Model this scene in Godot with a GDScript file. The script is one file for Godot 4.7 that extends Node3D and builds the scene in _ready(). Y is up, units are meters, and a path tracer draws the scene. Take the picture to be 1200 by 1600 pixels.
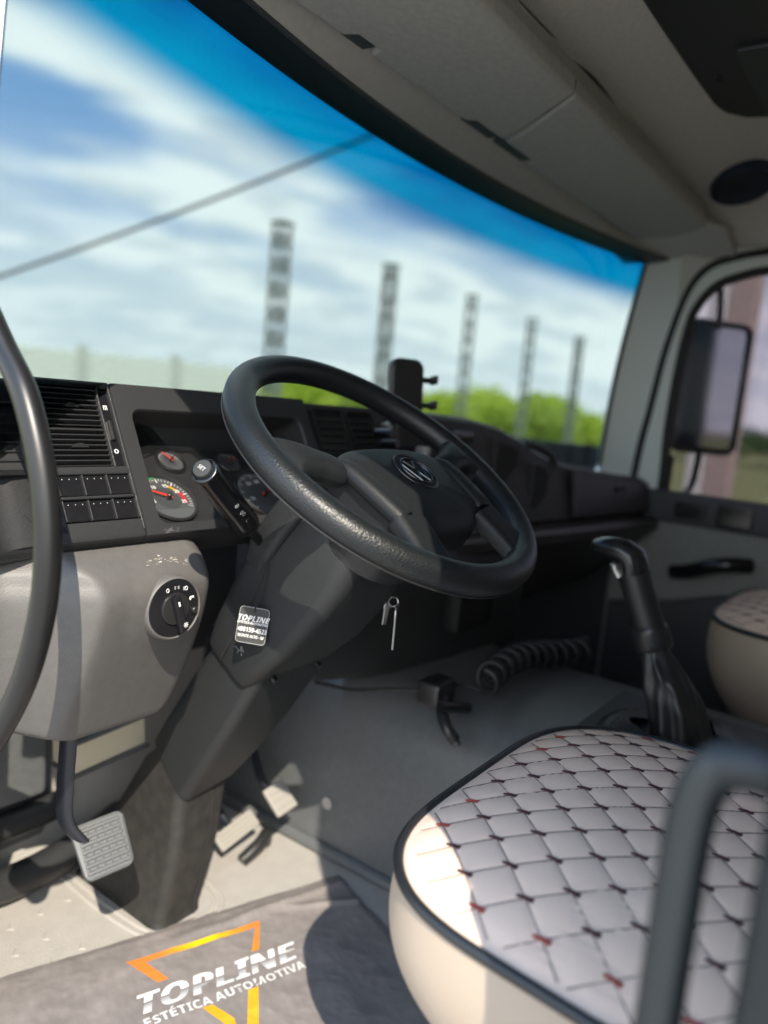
extends Node3D

# All coordinates below are metres measured from the photographer's eye level (x to the right of the truck, z to its rear); EYE lifts them so that the cab floor is y = 0.
const EYE := Vector3(0, 0.93, 0)
const FLOOR := -0.93
const GROUND := -2.05
const MID := 1.42                     # the centre line of the cab

var rng := RandomNumberGenerator.new()
var mats := {}


# ---------------------------------------------------------------- geometry
class Geo:
	var v := PackedVector3Array()
	var uv := PackedVector2Array()
	var t := PackedInt32Array()
	var x := Transform3D()

	func at(tr: Transform3D) -> Geo:
		x = tr
		return self

	func pt(p: Vector3, u := Vector2.ZERO) -> int:
		v.append(x * p)
		uv.append(u)
		return v.size() - 1

	func tri(a: int, b: int, c: int) -> void:
		t.append(a); t.append(b); t.append(c)

	func flip_from(first: int) -> void:
		# make what was added since index `first` face outwards
		var s := 0.0
		var c := Vector3.ZERO
		for i in range(first, t.size()):
			c += v[t[i]]
		c /= maxf(1.0, t.size() - first)
		for i in range(first, t.size(), 3):
			s += (v[t[i]] - c).dot((v[t[i + 2]] - c).cross(v[t[i + 1]] - c))
		if s < 0.0:
			for i in range(first, t.size(), 3):
				var k := t[i]
				t[i] = t[i + 1]
				t[i + 1] = k

	# rows of points joined to a surface; around = each row is a closed loop; ring = last row joins the first
	func loft(rows: Array, around := true, cap0 := false, cap1 := false, ring := false, solid := true) -> Geo:
		var first := t.size()
		var n: int = rows[0].size()
		var base := v.size()
		for j in rows.size():
			for i in n:
				pt(rows[j][i], Vector2(float(i) / maxf(1, n - (0 if around else 1)), float(j) / maxf(1, rows.size() - 1)))
		var jn := rows.size() if ring else rows.size() - 1
		for j in jn:
			var a := base + j * n
			var b := base + ((j + 1) % rows.size()) * n
			for i in (n if around else n - 1):
				var k := (i + 1) % n
				tri(a + i, a + k, b + k)
				tri(a + i, b + k, b + i)
		if cap0:
			cap(rows[0], false)
		if cap1:
			cap(rows[rows.size() - 1], true)
		if solid:
			flip_from(first)
		return self

	func cap(row, rev: bool) -> void:
		var c := Vector3.ZERO
		for p in row:
			c += p
		c /= row.size()
		var m := pt(c)
		var b := v.size()
		for p in row:
			pt(p)
		for i in row.size():
			var k: int = (i + 1) % row.size()
			if rev:
				tri(m, b + i, b + k)
			else:
				tri(m, b + k, b + i)

	static func rrect(x0: float, y0: float, x1: float, y1: float, r: float, z := 0.0, seg := 3) -> PackedVector3Array:
		var o := PackedVector3Array()
		r = maxf(0.00002, minf(r, minf(absf(x1 - x0), absf(y1 - y0)) * 0.499))
		var cs := [Vector2(x1 - r, y1 - r), Vector2(x0 + r, y1 - r), Vector2(x0 + r, y0 + r), Vector2(x1 - r, y0 + r)]
		for q in 4:
			for i in seg + 1:
				var a := (q + float(i) / seg) * PI / 2
				o.append(Vector3(cs[q].x + r * cos(a), cs[q].y + r * sin(a), z))
		return o

	# a box with rounded edges, from corner a to corner b
	func box(a: Vector3, b: Vector3, r := 0.003, seg := 2) -> Geo:
		var lo := Vector3(minf(a.x, b.x), minf(a.y, b.y), minf(a.z, b.z))
		var hi := Vector3(maxf(a.x, b.x), maxf(a.y, b.y), maxf(a.z, b.z))
		var s := hi - lo
		r = minf(r, minf(s.x, minf(s.y, s.z)) * 0.49)
		var rows := []
		for i in seg + 1:
			var q := PI / 2 * i / seg
			var ins := r * (1 - sin(q))
			rows.append(rrect(lo.x + ins, lo.y + ins, hi.x - ins, hi.y - ins, r - ins, lo.z + r * (1 - cos(q)), seg))
		for i in seg + 1:
			var q := PI / 2 * (seg - i) / seg
			var ins := r * (1 - sin(q))
			rows.append(rrect(lo.x + ins, lo.y + ins, hi.x - ins, hi.y - ins, r - ins, hi.z - r * (1 - cos(q)), seg))
		return loft(rows, true, true, true)

	static func inset(poly: PackedVector2Array, d: float) -> PackedVector2Array:
		var o := PackedVector2Array()
		var n := poly.size()
		var area := 0.0
		for i in n:
			area += poly[i].cross(poly[(i + 1) % n])
		var sg := 1.0 if area > 0 else -1.0
		for i in n:
			var e0 := (poly[i] - poly[(i + n - 1) % n]).normalized()
			var e1 := (poly[(i + 1) % n] - poly[i]).normalized()
			var n0 := Vector2(-e0.y, e0.x) * sg
			var n1 := Vector2(-e1.y, e1.x) * sg
			var m := (n0 + n1)
			m = m / maxf(0.4, 1.0 + n0.dot(n1))
			o.append(poly[i] + m * d)
		return o

	# an outline in x, y pulled from z0 to z1, its rims rounded by r
	func prism(poly: PackedVector2Array, z0: float, z1: float, r := 0.002, seg := 2) -> Geo:
		var first := t.size()
		var rows := []
		for e in 2:
			for i in seg + 1:
				var q := PI / 2 * (i if e == 0 else seg - i) / seg
				var p := inset(poly, r * (1 - sin(q)))
				var row := PackedVector3Array()
				var z := z0 + r * (1 - cos(q)) if e == 0 else z1 - r * (1 - cos(q))
				for k in p:
					row.append(Vector3(k.x, k.y, z))
				rows.append(row)
		loft(rows, true, false, false, false, false)
		var ti := Geometry2D.triangulate_polygon(inset(poly, r))
		var p2 := inset(poly, r)
		for e in 2:
			var b := v.size()
			for k in p2:
				pt(Vector3(k.x, k.y, z0 if e == 0 else z1))
			for i in range(0, ti.size(), 3):
				# the wall runs with the outline; caps take the sense that continues it
				if e == 0:
					tri(b + ti[i], b + ti[i + 2], b + ti[i + 1])
				else:
					tri(b + ti[i], b + ti[i + 1], b + ti[i + 2])
		fix_caps(first)
		return self

	func fix_caps(first: int) -> void:
		var c := Vector3.ZERO
		for i in range(first, t.size()):
			c += v[t[i]]
		c /= maxf(1.0, t.size() - first)
		flip_from(first)

	static func spline(p: PackedVector3Array, n := 6, closed := false) -> PackedVector3Array:
		var o := PackedVector3Array()
		var m := p.size()
		for i in (m if closed else m - 1):
			var a := p[(i - 1 + m) % m] if closed or i > 0 else p[0] * 2 - p[1]
			var b := p[i]
			var c := p[(i + 1) % m]
			var d := p[(i + 2) % m] if closed or i + 2 < m else c * 2 - b
			for k in n:
				o.append(b.cubic_interpolate(c, a, d, float(k) / n))
		if not closed:
			o.append(p[m - 1])
		return o

	# a round or oval bar along a path; r = radius or a radius per point; flat = second radius factor along `wide`
	func tube(p: PackedVector3Array, r, sides := 12, closed := false, flat := 1.0, wide := Vector3.ZERO, caps := true) -> Geo:
		var rows := []
		var n := p.size()
		var up := Vector3.ZERO
		for i in n:
			var d := (p[(i + 1) % n] - p[(i - 1 + n) % n]) if closed else (p[mini(i + 1, n - 1)] - p[maxi(i - 1, 0)])
			d = d.normalized()
			if wide != Vector3.ZERO:
				up = wide
			elif up == Vector3.ZERO:
				up = Vector3.UP if absf(d.y) < 0.9 else Vector3.RIGHT
			up = (up - d * up.dot(d)).normalized()
			var s := d.cross(up)
			var rr: float = r if r is float else r[i]
			var row := PackedVector3Array()
			for k in sides:
				var a := TAU * k / sides
				row.append(p[i] + up * (cos(a) * rr * flat) + s * (sin(a) * rr))
			rows.append(row)
		return loft(rows, true, caps and not closed, caps and not closed, closed)

	# profile of (radius, height) turned about the y axis
	func lathe(prof: PackedVector2Array, seg := 24, cap0 := true, cap1 := true) -> Geo:
		var rows := []
		for q in prof:
			var row := PackedVector3Array()
			for k in seg:
				var a := TAU * k / seg
				row.append(Vector3(cos(a) * q.x, q.y, sin(a) * q.x))
			rows.append(row)
		return loft(rows, true, cap0, cap1)

	func text(s: String, size: float, depth := 0.0004, font := "Droid Sans", weight := 700, shear := 0.0, stretch := 1.0) -> Geo:
		var tm := TextMesh.new()
		var f := SystemFont.new()
		f.font_names = PackedStringArray([font])
		f.font_weight = weight
		tm.font = f
		tm.font_size = 48
		tm.pixel_size = size / 48.0
		tm.depth = depth
		tm.text = s
		tm.curve_step = 2.0
		var a := tm.get_mesh_arrays()
		if a.is_empty() or a[Mesh.ARRAY_VERTEX] == null:
			return self
		var b := v.size()
		for p: Vector3 in a[Mesh.ARRAY_VERTEX]:
			pt(Vector3((p.x + p.y * shear) * stretch, p.y, p.z))
		if a[Mesh.ARRAY_INDEX] != null and a[Mesh.ARRAY_INDEX].size() > 0:
			for i: int in a[Mesh.ARRAY_INDEX]:
				t.append(b + i)
		else:
			for i in range(b, v.size()):
				t.append(i)
		return self

	func centre() -> Vector3:
		var lo := Vector3.INF
		var hi := -Vector3.INF
		for p in v:
			lo = lo.min(p)
			hi = hi.max(p)
		return (lo + hi) / 2

	func mesh(angle := 40.0, shift := Vector3.ZERO) -> ArrayMesh:
		var lim := cos(deg_to_rad(angle))
		var key := {}
		var who := PackedInt32Array()
		who.resize(v.size())
		for i in v.size():
			var k := Vector3i((v[i] * 20000.0).round())
			if not key.has(k):
				key[k] = key.size()
			who[i] = key[k]
		var nt := t.size() / 3
		var fn := PackedVector3Array()
		var fu := PackedVector3Array()
		fn.resize(nt); fu.resize(nt)
		var heads := PackedInt32Array()
		heads.resize(key.size()); heads.fill(-1)
		var nexts := PackedInt32Array()
		nexts.resize(t.size())
		for f in nt:
			var a := v[t[f * 3]]
			var n := (v[t[f * 3 + 2]] - a).cross(v[t[f * 3 + 1]] - a)
			fn[f] = n
			fu[f] = n.normalized()
			for c in 3:
				var w := who[t[f * 3 + c]]
				nexts[f * 3 + c] = heads[w]
				heads[w] = f * 3 + c
		var pv := PackedVector3Array()
		var pn := PackedVector3Array()
		var pu := PackedVector2Array()
		for f in nt:
			if fn[f].length_squared() < 1e-22:
				continue
			for c in 3:
				var i := t[f * 3 + c]
				var n := Vector3.ZERO
				var e := heads[who[i]]
				while e >= 0:
					var g := e / 3
					if fu[f].dot(fu[g]) > lim:
						n += fn[g]
					e = nexts[e]
				pv.append(v[i] - shift)
				pn.append(n.normalized() if n.length_squared() > 1e-24 else fu[f])
				pu.append(uv[i])
		var arr := []
		arr.resize(Mesh.ARRAY_MAX)
		arr[Mesh.ARRAY_VERTEX] = pv
		arr[Mesh.ARRAY_NORMAL] = pn
		arr[Mesh.ARRAY_TEX_UV] = pu
		var m := ArrayMesh.new()
		m.add_surface_from_arrays(Mesh.PRIMITIVE_TRIANGLES, arr)
		return m


func G(tr := Transform3D()) -> Geo:
	var g := Geo.new()
	g.x = tr
	return g


func V(a: Array) -> PackedVector3Array:
	var o := PackedVector3Array()
	for i in range(0, a.size(), 3):
		o.append(Vector3(a[i], a[i + 1], a[i + 2]))
	return o


func V2(a: Array) -> PackedVector2Array:
	var o := PackedVector2Array()
	for i in range(0, a.size(), 2):
		o.append(Vector2(a[i], a[i + 1]))
	return o


# ---------------------------------------------------------------- objects
func tag(o: Node, label: String, category := "", group := "", kind := "") -> void:
	if label: o.set_meta("label", label)
	if category: o.set_meta("category", category)
	if group: o.set_meta("group", group)
	if kind: o.set_meta("kind", kind)


func numbered(called: String) -> String:
	var n := called
	var i := 1
	while has_node(NodePath(n)):
		n = "%s_%03d" % [called, i]
		i += 1
	return n


# a thing: a Node3D at its base whose children are its parts
func thing(called: String, label: String, category: String, base: Vector3, group := "") -> Node3D:
	var o := Node3D.new()
	o.name = numbered(called)
	add_child(o)
	o.position = base + EYE
	tag(o, label, category, group)
	return o


func where(o: Node) -> Vector3:
	var p := Vector3.ZERO
	while o is Node3D and o != self:
		p += o.position
		o = o.get_parent()
	return p


# a mesh of its own, built in cab coordinates, under a thing (or at top level)
func part(parent: Node, called: String, g: Geo, m: Material, angle := 40.0) -> MeshInstance3D:
	var o := MeshInstance3D.new()
	var c := g.centre()
	o.mesh = g.mesh(angle, c)
	o.material_override = m
	if parent == self:
		o.name = numbered(called)
	else:
		var n := called
		var i := 1
		while parent.has_node(NodePath(n)):
			n = "%s_%03d" % [called, i]
			i += 1
		o.name = n
	parent.add_child(o, true)
	o.position = c + EYE - where(parent)
	return o


func setting(called: String, g: Geo, m: Material, label: String, angle := 40.0) -> MeshInstance3D:
	var o := part(self, called, g, m, angle)
	tag(o, label, "", "", "structure")
	return o


# ---------------------------------------------------------------- materials
func noise_tex(kind: int, freq: float, oct: int, seed_: int, size := 512, normal := false, strength := 4.0) -> NoiseTexture2D:
	var n := FastNoiseLite.new()
	n.noise_type = kind
	n.frequency = freq
	n.seed = seed_
	n.fractal_octaves = oct
	if kind == FastNoiseLite.TYPE_CELLULAR:
		n.cellular_return_type = FastNoiseLite.RETURN_DISTANCE
		n.fractal_type = FastNoiseLite.FRACTAL_NONE
	var t := NoiseTexture2D.new()
	t.width = size
	t.height = size
	t.seamless = true
	t.noise = n
	if normal:
		t.as_normal_map = true
		t.bump_strength = strength
	return t


func ramp(t: NoiseTexture2D, a: Color, b: Color) -> NoiseTexture2D:
	var g := Gradient.new()
	g.set_color(0, a)
	g.set_color(1, b)
	t.color_ramp = g
	return t


func lin(r: float, g: float, b: float) -> Color:
	return Color(r, g, b).linear_to_srgb()


func mat(called: String, c: Color, rough := 0.5, metal := 0.0, spec := 0.5) -> StandardMaterial3D:
	var m := StandardMaterial3D.new()
	m.resource_name = called
	m.albedo_color = c
	m.roughness = rough
	m.metallic = metal
	m.metallic_specular = spec
	m.cull_mode = BaseMaterial3D.CULL_DISABLED
	m.uv1_triplanar = true
	m.uv1_scale = Vector3.ONE * 8.0
	mats[called] = m
	return m


func grain(m: StandardMaterial3D, t: Texture2D, cm: float, per_metre: float) -> StandardMaterial3D:
	m.heightmap_enabled = true
	m.heightmap_texture = t
	m.heightmap_scale = cm
	m.uv1_scale = Vector3.ONE * per_metre
	return m


func make_materials() -> void:
	var pebble := noise_tex(FastNoiseLite.TYPE_CELLULAR, 0.12, 1, 3)
	var leather := noise_tex(FastNoiseLite.TYPE_CELLULAR, 0.085, 1, 9)
	var fine := noise_tex(FastNoiseLite.TYPE_SIMPLEX_SMOOTH, 0.08, 3, 5)
	var blot := noise_tex(FastNoiseLite.TYPE_SIMPLEX_SMOOTH, 0.008, 5, 11)
	grain(mat("dash_black", lin(.027, .028, .030), .48), pebble, .05, 10.0)
	var dp := grain(mat("dash_pebble", lin(.014, .0145, .0155), .6, 0.0, .35), pebble, .022, 10.0)
	dp.albedo_texture = ramp(noise_tex(FastNoiseLite.TYPE_SIMPLEX_SMOOTH, 0.02, 5, 31), Color(.78, .78, .78), Color(1, 1, 1))
	var smudge := ramp(noise_tex(FastNoiseLite.TYPE_SIMPLEX_SMOOTH, 0.012, 6, 81), Color(.92, .92, .92), Color(1, 1, 1))
	mat("cavity", lin(.020, .020, .021), .75)
	mat("slat_black", lin(.030, .030, .032), .34)
	mat("gloss_black", lin(.012, .012, .014), .16)
	mat("satin_black", lin(.020, .020, .021), .35)
	mat("rubber", lin(.016, .016, .017), .6)
	grain(mat("wheel_black", lin(.0085, .0105, .012), .38), leather, .055, 11.0)
	grain(mat("hub_black", lin(.0105, .0122, .014), .5, 0.0, .42), pebble, .045, 11.0)
	grain(mat("column_grey", lin(.021, .0235, .025), .55), pebble, .04, 9.0)
	var bo := grain(mat("boot_rubber", lin(1, 1, 1), .62), fine, .03, 5.0)
	bo.albedo_texture = ramp(noise_tex(FastNoiseLite.TYPE_SIMPLEX_SMOOTH, 0.012, 5, 21), lin(.018, .018, .018), lin(.036, .034, .031))
	grain(mat("trim_grey", lin(.128, .123, .119), .5), pebble, .035, 9.0)
	var fl := grain(mat("floor_vinyl", lin(1, 1, 1), .55), fine, .05, 4.0)
	fl.albedo_texture = ramp(noise_tex(FastNoiseLite.TYPE_SIMPLEX_SMOOTH, 0.01, 6, 41), lin(.37, .352, .328), lin(.41, .39, .363))
	grain(mat("tunnel_vinyl", lin(.125, .133, .138), .36), pebble, .03, 7.0)
	grain(mat("dark_carpet", lin(.045, .045, .047), .85), fine, .15, 8.0)
	grain(mat("headliner", lin(.70, .672, .615), .85), fine, .04, 14.0)
	grain(mat("shelf_plastic", lin(.47, .452, .415), .6), pebble, .03, 9.0)
	grain(mat("console_black", lin(.03, .032, .036), .5), pebble, .03, 9.0)
	grain(mat("pillar_grey", lin(.76, .80, .76), .6), fine, .03, 9.0)
	grain(mat("door_grey", lin(.24, .255, .245), .6), pebble, .03, 9.0)
	grain(mat("belt_black", lin(.040, .046, .052), .5), pebble, .03, 9.0)
	mat("seal_rubber", lin(.012, .012, .013), .55)
	mat("frit", lin(.010, .010, .012), .35)
	var se := grain(mat("seat_vinyl", lin(.82, .632, .515), .45), fine, .025, 14.0)
	se.metallic_specular = .45
	grain(mat("seat_side", lin(.39, .315, .245), .42), fine, .02, 10.0)
	mat("piping", lin(.015, .017, .02), .35)
	mat("thread_dark", lin(.055, .016, .018), .7)
	mat("thread_red", lin(.30, .05, .035), .7)
	mat("stitch", lin(.075, .05, .047), .8)
	grain(mat("leather_black", lin(.018, .019, .02), .36), leather, .05, 9.0)
	mat("knob_black", lin(.014, .015, .017), .2)
	mat("handle_black", lin(.012, .012, .0125), .36)
	grain(mat("handle_grey", lin(.012, .0165, .0205), .5), fine, .02, 9.0)
	grain(mat("post_grey", lin(.010, .0135, .016), .6, 0.0, .4), fine, .03, 9.0)
	mat("steel", lin(.55, .55, .55), .3, 1.0)
	mat("dark_steel", lin(.10, .10, .105), .35, 1.0)
	mat("emblem", lin(.10, .105, .11), .3, 1.0)
	mat("chrome", lin(.7, .7, .72), .12, 1.0)
	grain(mat("pedal_rubber", lin(.085, .09, .093), .5), fine, .03, 9.0)
	grain(mat("worn_pad", lin(.30, .285, .26), .5), fine, .03, 9.0)
	mat("hose_black", lin(.010, .011, .012), .5)
	mat("stalk_black", lin(.005, .005, .006), .14)
	mat("scuff_grey", lin(.11, .11, .11), .7)
	mat("button_grey", lin(.030, .032, .034), .65)
	mat("arm_paint", lin(.014, .016, .022), .35)
	mat("white_print", lin(.75, .75, .75), .5)
	mat("soft_print", lin(.42, .42, .42), .5)
	mat("red_needle", lin(.62, .03, .02), .4)
	mat("cream_box", lin(.62, .56, .42), .6)
	mat("chip_white", lin(.62, .58, .50), .8)
	mat("card_back", lin(.055, .055, .054), .6, 0.0, .3)
	mat("mirror", lin(.45, .44, .47), .03, 1.0)
	mat("hood_black", lin(.036, .036, .040), .55)
	mat("glove_plum", lin(.044, .040, .045), .45)
	mat("blue_plastic", lin(.02, .16, .45), .4)
	mat("navy", lin(.012, .022, .05), .6)
	mat("galvanised", lin(.20, .215, .215), .6)
	var co := mat("concrete", lin(1, 1, 1), .85)
	co.albedo_texture = ramp(noise_tex(FastNoiseLite.TYPE_SIMPLEX_SMOOTH, 0.02, 5, 51), lin(.44, .34, .29), lin(.60, .48, .42))
	co.uv1_scale = Vector3.ONE * 1.5
	mat("white_wall", lin(.78, .78, .74), .85)
	mat("cable", lin(.05, .05, .05), .6)
	mat("bark", lin(.12, .09, .06), .9)
	var lf := mat("leaf", lin(.46, .55, .07), .6)
	lf.backlight_enabled = true
	lf.backlight = lin(.46, .55, .06)
	mat("pale_render", lin(.60, .60, .57), .85)
	var lm := mat("leaf_mid", lin(.30, .38, .06), .6)
	lm.backlight_enabled = true
	lm.backlight = lin(.30, .38, .05)
	var ld := mat("leaf_dark", lin(.06, .11, .03), .6)
	ld.backlight_enabled = true
	ld.backlight = lin(.03, .06, .01)
	var gr := mat("grass", lin(1, 1, 1), .95)
	gr.albedo_texture = ramp(noise_tex(FastNoiseLite.TYPE_SIMPLEX_SMOOTH, 0.02, 6, 61), lin(.16, .20, .05), lin(.36, .34, .13))
	gr.uv1_scale = Vector3.ONE * .15
	var ya := mat("yard", lin(1, 1, 1), .95)
	ya.albedo_texture = ramp(noise_tex(FastNoiseLite.TYPE_SIMPLEX_SMOOTH, 0.02, 6, 71), lin(.25, .235, .215), lin(.42, .40, .37))
	ya.uv1_scale = Vector3.ONE * .3
	var lens := mat("lens", Color(.30, .31, .32, .10), .04)
	lens.transparency = BaseMaterial3D.TRANSPARENCY_ALPHA
	lens.uv1_triplanar = false
	var side := mat("side_pane", Color(.41, .395, .43, .0), .0)
	side.refraction_enabled = true
	side.refraction_scale = .03
	side.uv1_triplanar = false
	for k in ["column_grey", "trim_grey", "tunnel_vinyl", "headliner", "shelf_plastic", "door_grey", "hub_black", "handle_black"]:
		mats[k].albedo_texture = smudge


# ---------------------------------------------------------------- camera, sky, sun
func sky_picture() -> ImageTexture:
	var w := 1024
	var h := 512
	var n := FastNoiseLite.new()
	n.noise_type = FastNoiseLite.TYPE_SIMPLEX_SMOOTH
	n.seed = 990
	n.frequency = 1.15
	n.fractal_octaves = 6
	n.fractal_gain = 0.5
	var big := FastNoiseLite.new()
	big.noise_type = FastNoiseLite.TYPE_SIMPLEX_SMOOTH
	big.seed = 6933
	big.frequency = 0.42
	big.fractal_octaves = 2
	var im := Image.create(w, h, false, Image.FORMAT_RGBF)
	for j in h:
		var el := PI / 2 - PI * (j + 0.5) / h
		for i in w:
			var az := TAU * (i + 0.5) / w
			# the middle of the picture looks along -z
			var d := Vector3(-sin(az) * cos(el), sin(el), cos(az) * cos(el))
			var y := maxf(d.y, 0.0)
			var blue := Color(.27, .475, .81).lerp(Color(.19, .38, .71), clampf(y * 1.3, 0, 1))
			blue = blue.lerp(Color(.86, .91, .93), pow(1.0 - y, 9.0))
			# a thin layer of cloud drifting in streaks, seen on a plane overhead
			var k := 1.0 / (y + 0.22)
			var px := d.x * k
			var pz := d.z * k
			var u := px * 0.86 + pz * 0.5
			var q := -px * 0.5 + pz * 0.86
			var c := n.get_noise_3d(u * 1.0, q * 2.1, 23.0) * 0.75 + big.get_noise_3d(u * 1.2, q * 2.0, 27.0) * 0.85
			var cover := smoothstep(-0.27, 0.19, c)
			cover = lerpf(cover, maxf(cover, .80), smoothstep(0.30, 0.08, y))
			var body := n.get_noise_3d(u * 2.4 + 9.0, q * 4.0, 11.0)
			var cloud := Color(.93, .955, .955).lerp(Color(1.16, 1.155, 1.12), smoothstep(-.25, .32, body + c * .6))
			cloud = cloud.lerp(Color(.74, .82, .88), smoothstep(.0, -.5, body) * .5)
			var s := blue.lerp(cloud, cover * .96)
			if d.y < 0.0:
				s = s.lerp(Color(.35, .34, .27), smoothstep(0.0, -0.03, d.y))
			im.set_pixel(i, j, s)
	return ImageTexture.create_from_image(im)


func _ready() -> void:
	rng.seed = 7
	# the lens of a phone held at the open driver's door, sharp at the steering wheel
	var cam := Camera3D.new()
	cam.name = "camera"
	cam.fov = 67.38
	cam.near = 0.05
	cam.far = 900.0
	var att := CameraAttributesPhysical.new()
	att.frustum_focal_length = 18.0
	att.frustum_focus_distance = 0.98
	att.frustum_near = 0.05
	att.frustum_far = 900.0
	att.exposure_aperture = 1.25
	cam.attributes = att
	add_child(cam)
	cam.transform = Transform3D(Basis(Vector3(.5850, .0910, .8060), Vector3(.0620, .9860, -.1560), Vector3(-.8090, .1410, .5710)).orthonormalized(), EYE)
	cam.fov = 67.38
	cam.current = true

	var sm := PanoramaSkyMaterial.new()
	sm.panorama = sky_picture()
	var sky := Sky.new()
	sky.sky_material = sm
	var env := Environment.new()
	env.background_mode = Environment.BG_SKY
	env.sky = sky
	env.background_energy_multiplier = 1.2
	env.tonemap_mode = Environment.TONE_MAPPER_LINEAR
	env.tonemap_exposure = 2.6
	env.sdfgi_enabled = true
	env.ssao_enabled = true
	env.ssil_enabled = true
	var we := WorldEnvironment.new()
	we.name = "air"
	we.environment = env
	add_child(we)

	var sun := DirectionalLight3D.new()
	sun.name = "sun"
	sun.light_energy = 0.92
	sun.light_color = Color(1.0, .955, .88)
	sun.light_angular_distance = 0.5
	sun.shadow_enabled = true
	add_child(sun)
	sun.look_at_from_position(Vector3.ZERO, Vector3(.478, -.695, -.535), Vector3.UP)

	make_materials()
	build_ground()
	build_cab_shell()
	build_windshield()
	build_passenger_door()
	build_overhead()
	build_dashboard()
	build_steering()
	build_pedals()
	build_tunnel_things()
	build_seats()
	build_handles()
	build_floor_mat()
	build_outside()


# ---------------------------------------------------------------- the setting
func build_ground() -> void:
	var g := G()
	var rows := []
	for j in 2:
		var row := PackedVector3Array()
		for i in 2:
			row.append(Vector3(-400 + 800 * i, GROUND, -400 + 800 * j))
		rows.append(row)
	g.loft(rows, false, false, false, false, false)
	setting("ground", g, mats.grass, "dry yellow-green grass field stretching to the horizon outside the cab")
	g = G()
	g.loft([V([-40, GROUND + .004, -7, 3.6, GROUND + .004, -7]), V([-40, GROUND + .004, 40, 3.6, GROUND + .004, 40])], false, false, false, false, false)
	setting("yard", g, mats.yard, "pale compacted gravel yard on which the truck stands")


# windscreen surface: s = -1 (driver's side) .. 1, t = 0 (bottom) .. 1 (top)
func screen(s: float, t: float, out := 0.0) -> Vector3:
	var x := MID + .985 * s
	var y := lerpf(-.115, .488, t) + .012 * (1 - s * s) * (1 - t)
	var zb := -1.045 + .178 * s * s
	var zt := -.942 + .135 * s * s
	return Vector3(x, y, lerpf(zb, zt, t) - .012 * sin(PI * t) - out)


func screen_rows(t0: float, t1: float, out: float, nt := 6, ns := 25, s0 := -1.0, s1 := 1.0) -> Array:
	var rows := []
	for j in nt + 1:
		var row := PackedVector3Array()
		for i in ns + 1:
			row.append(screen(lerpf(s0, s1, float(i) / ns), lerpf(t0, t1, float(j) / nt), out))
		rows.append(row)
	return rows


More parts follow.
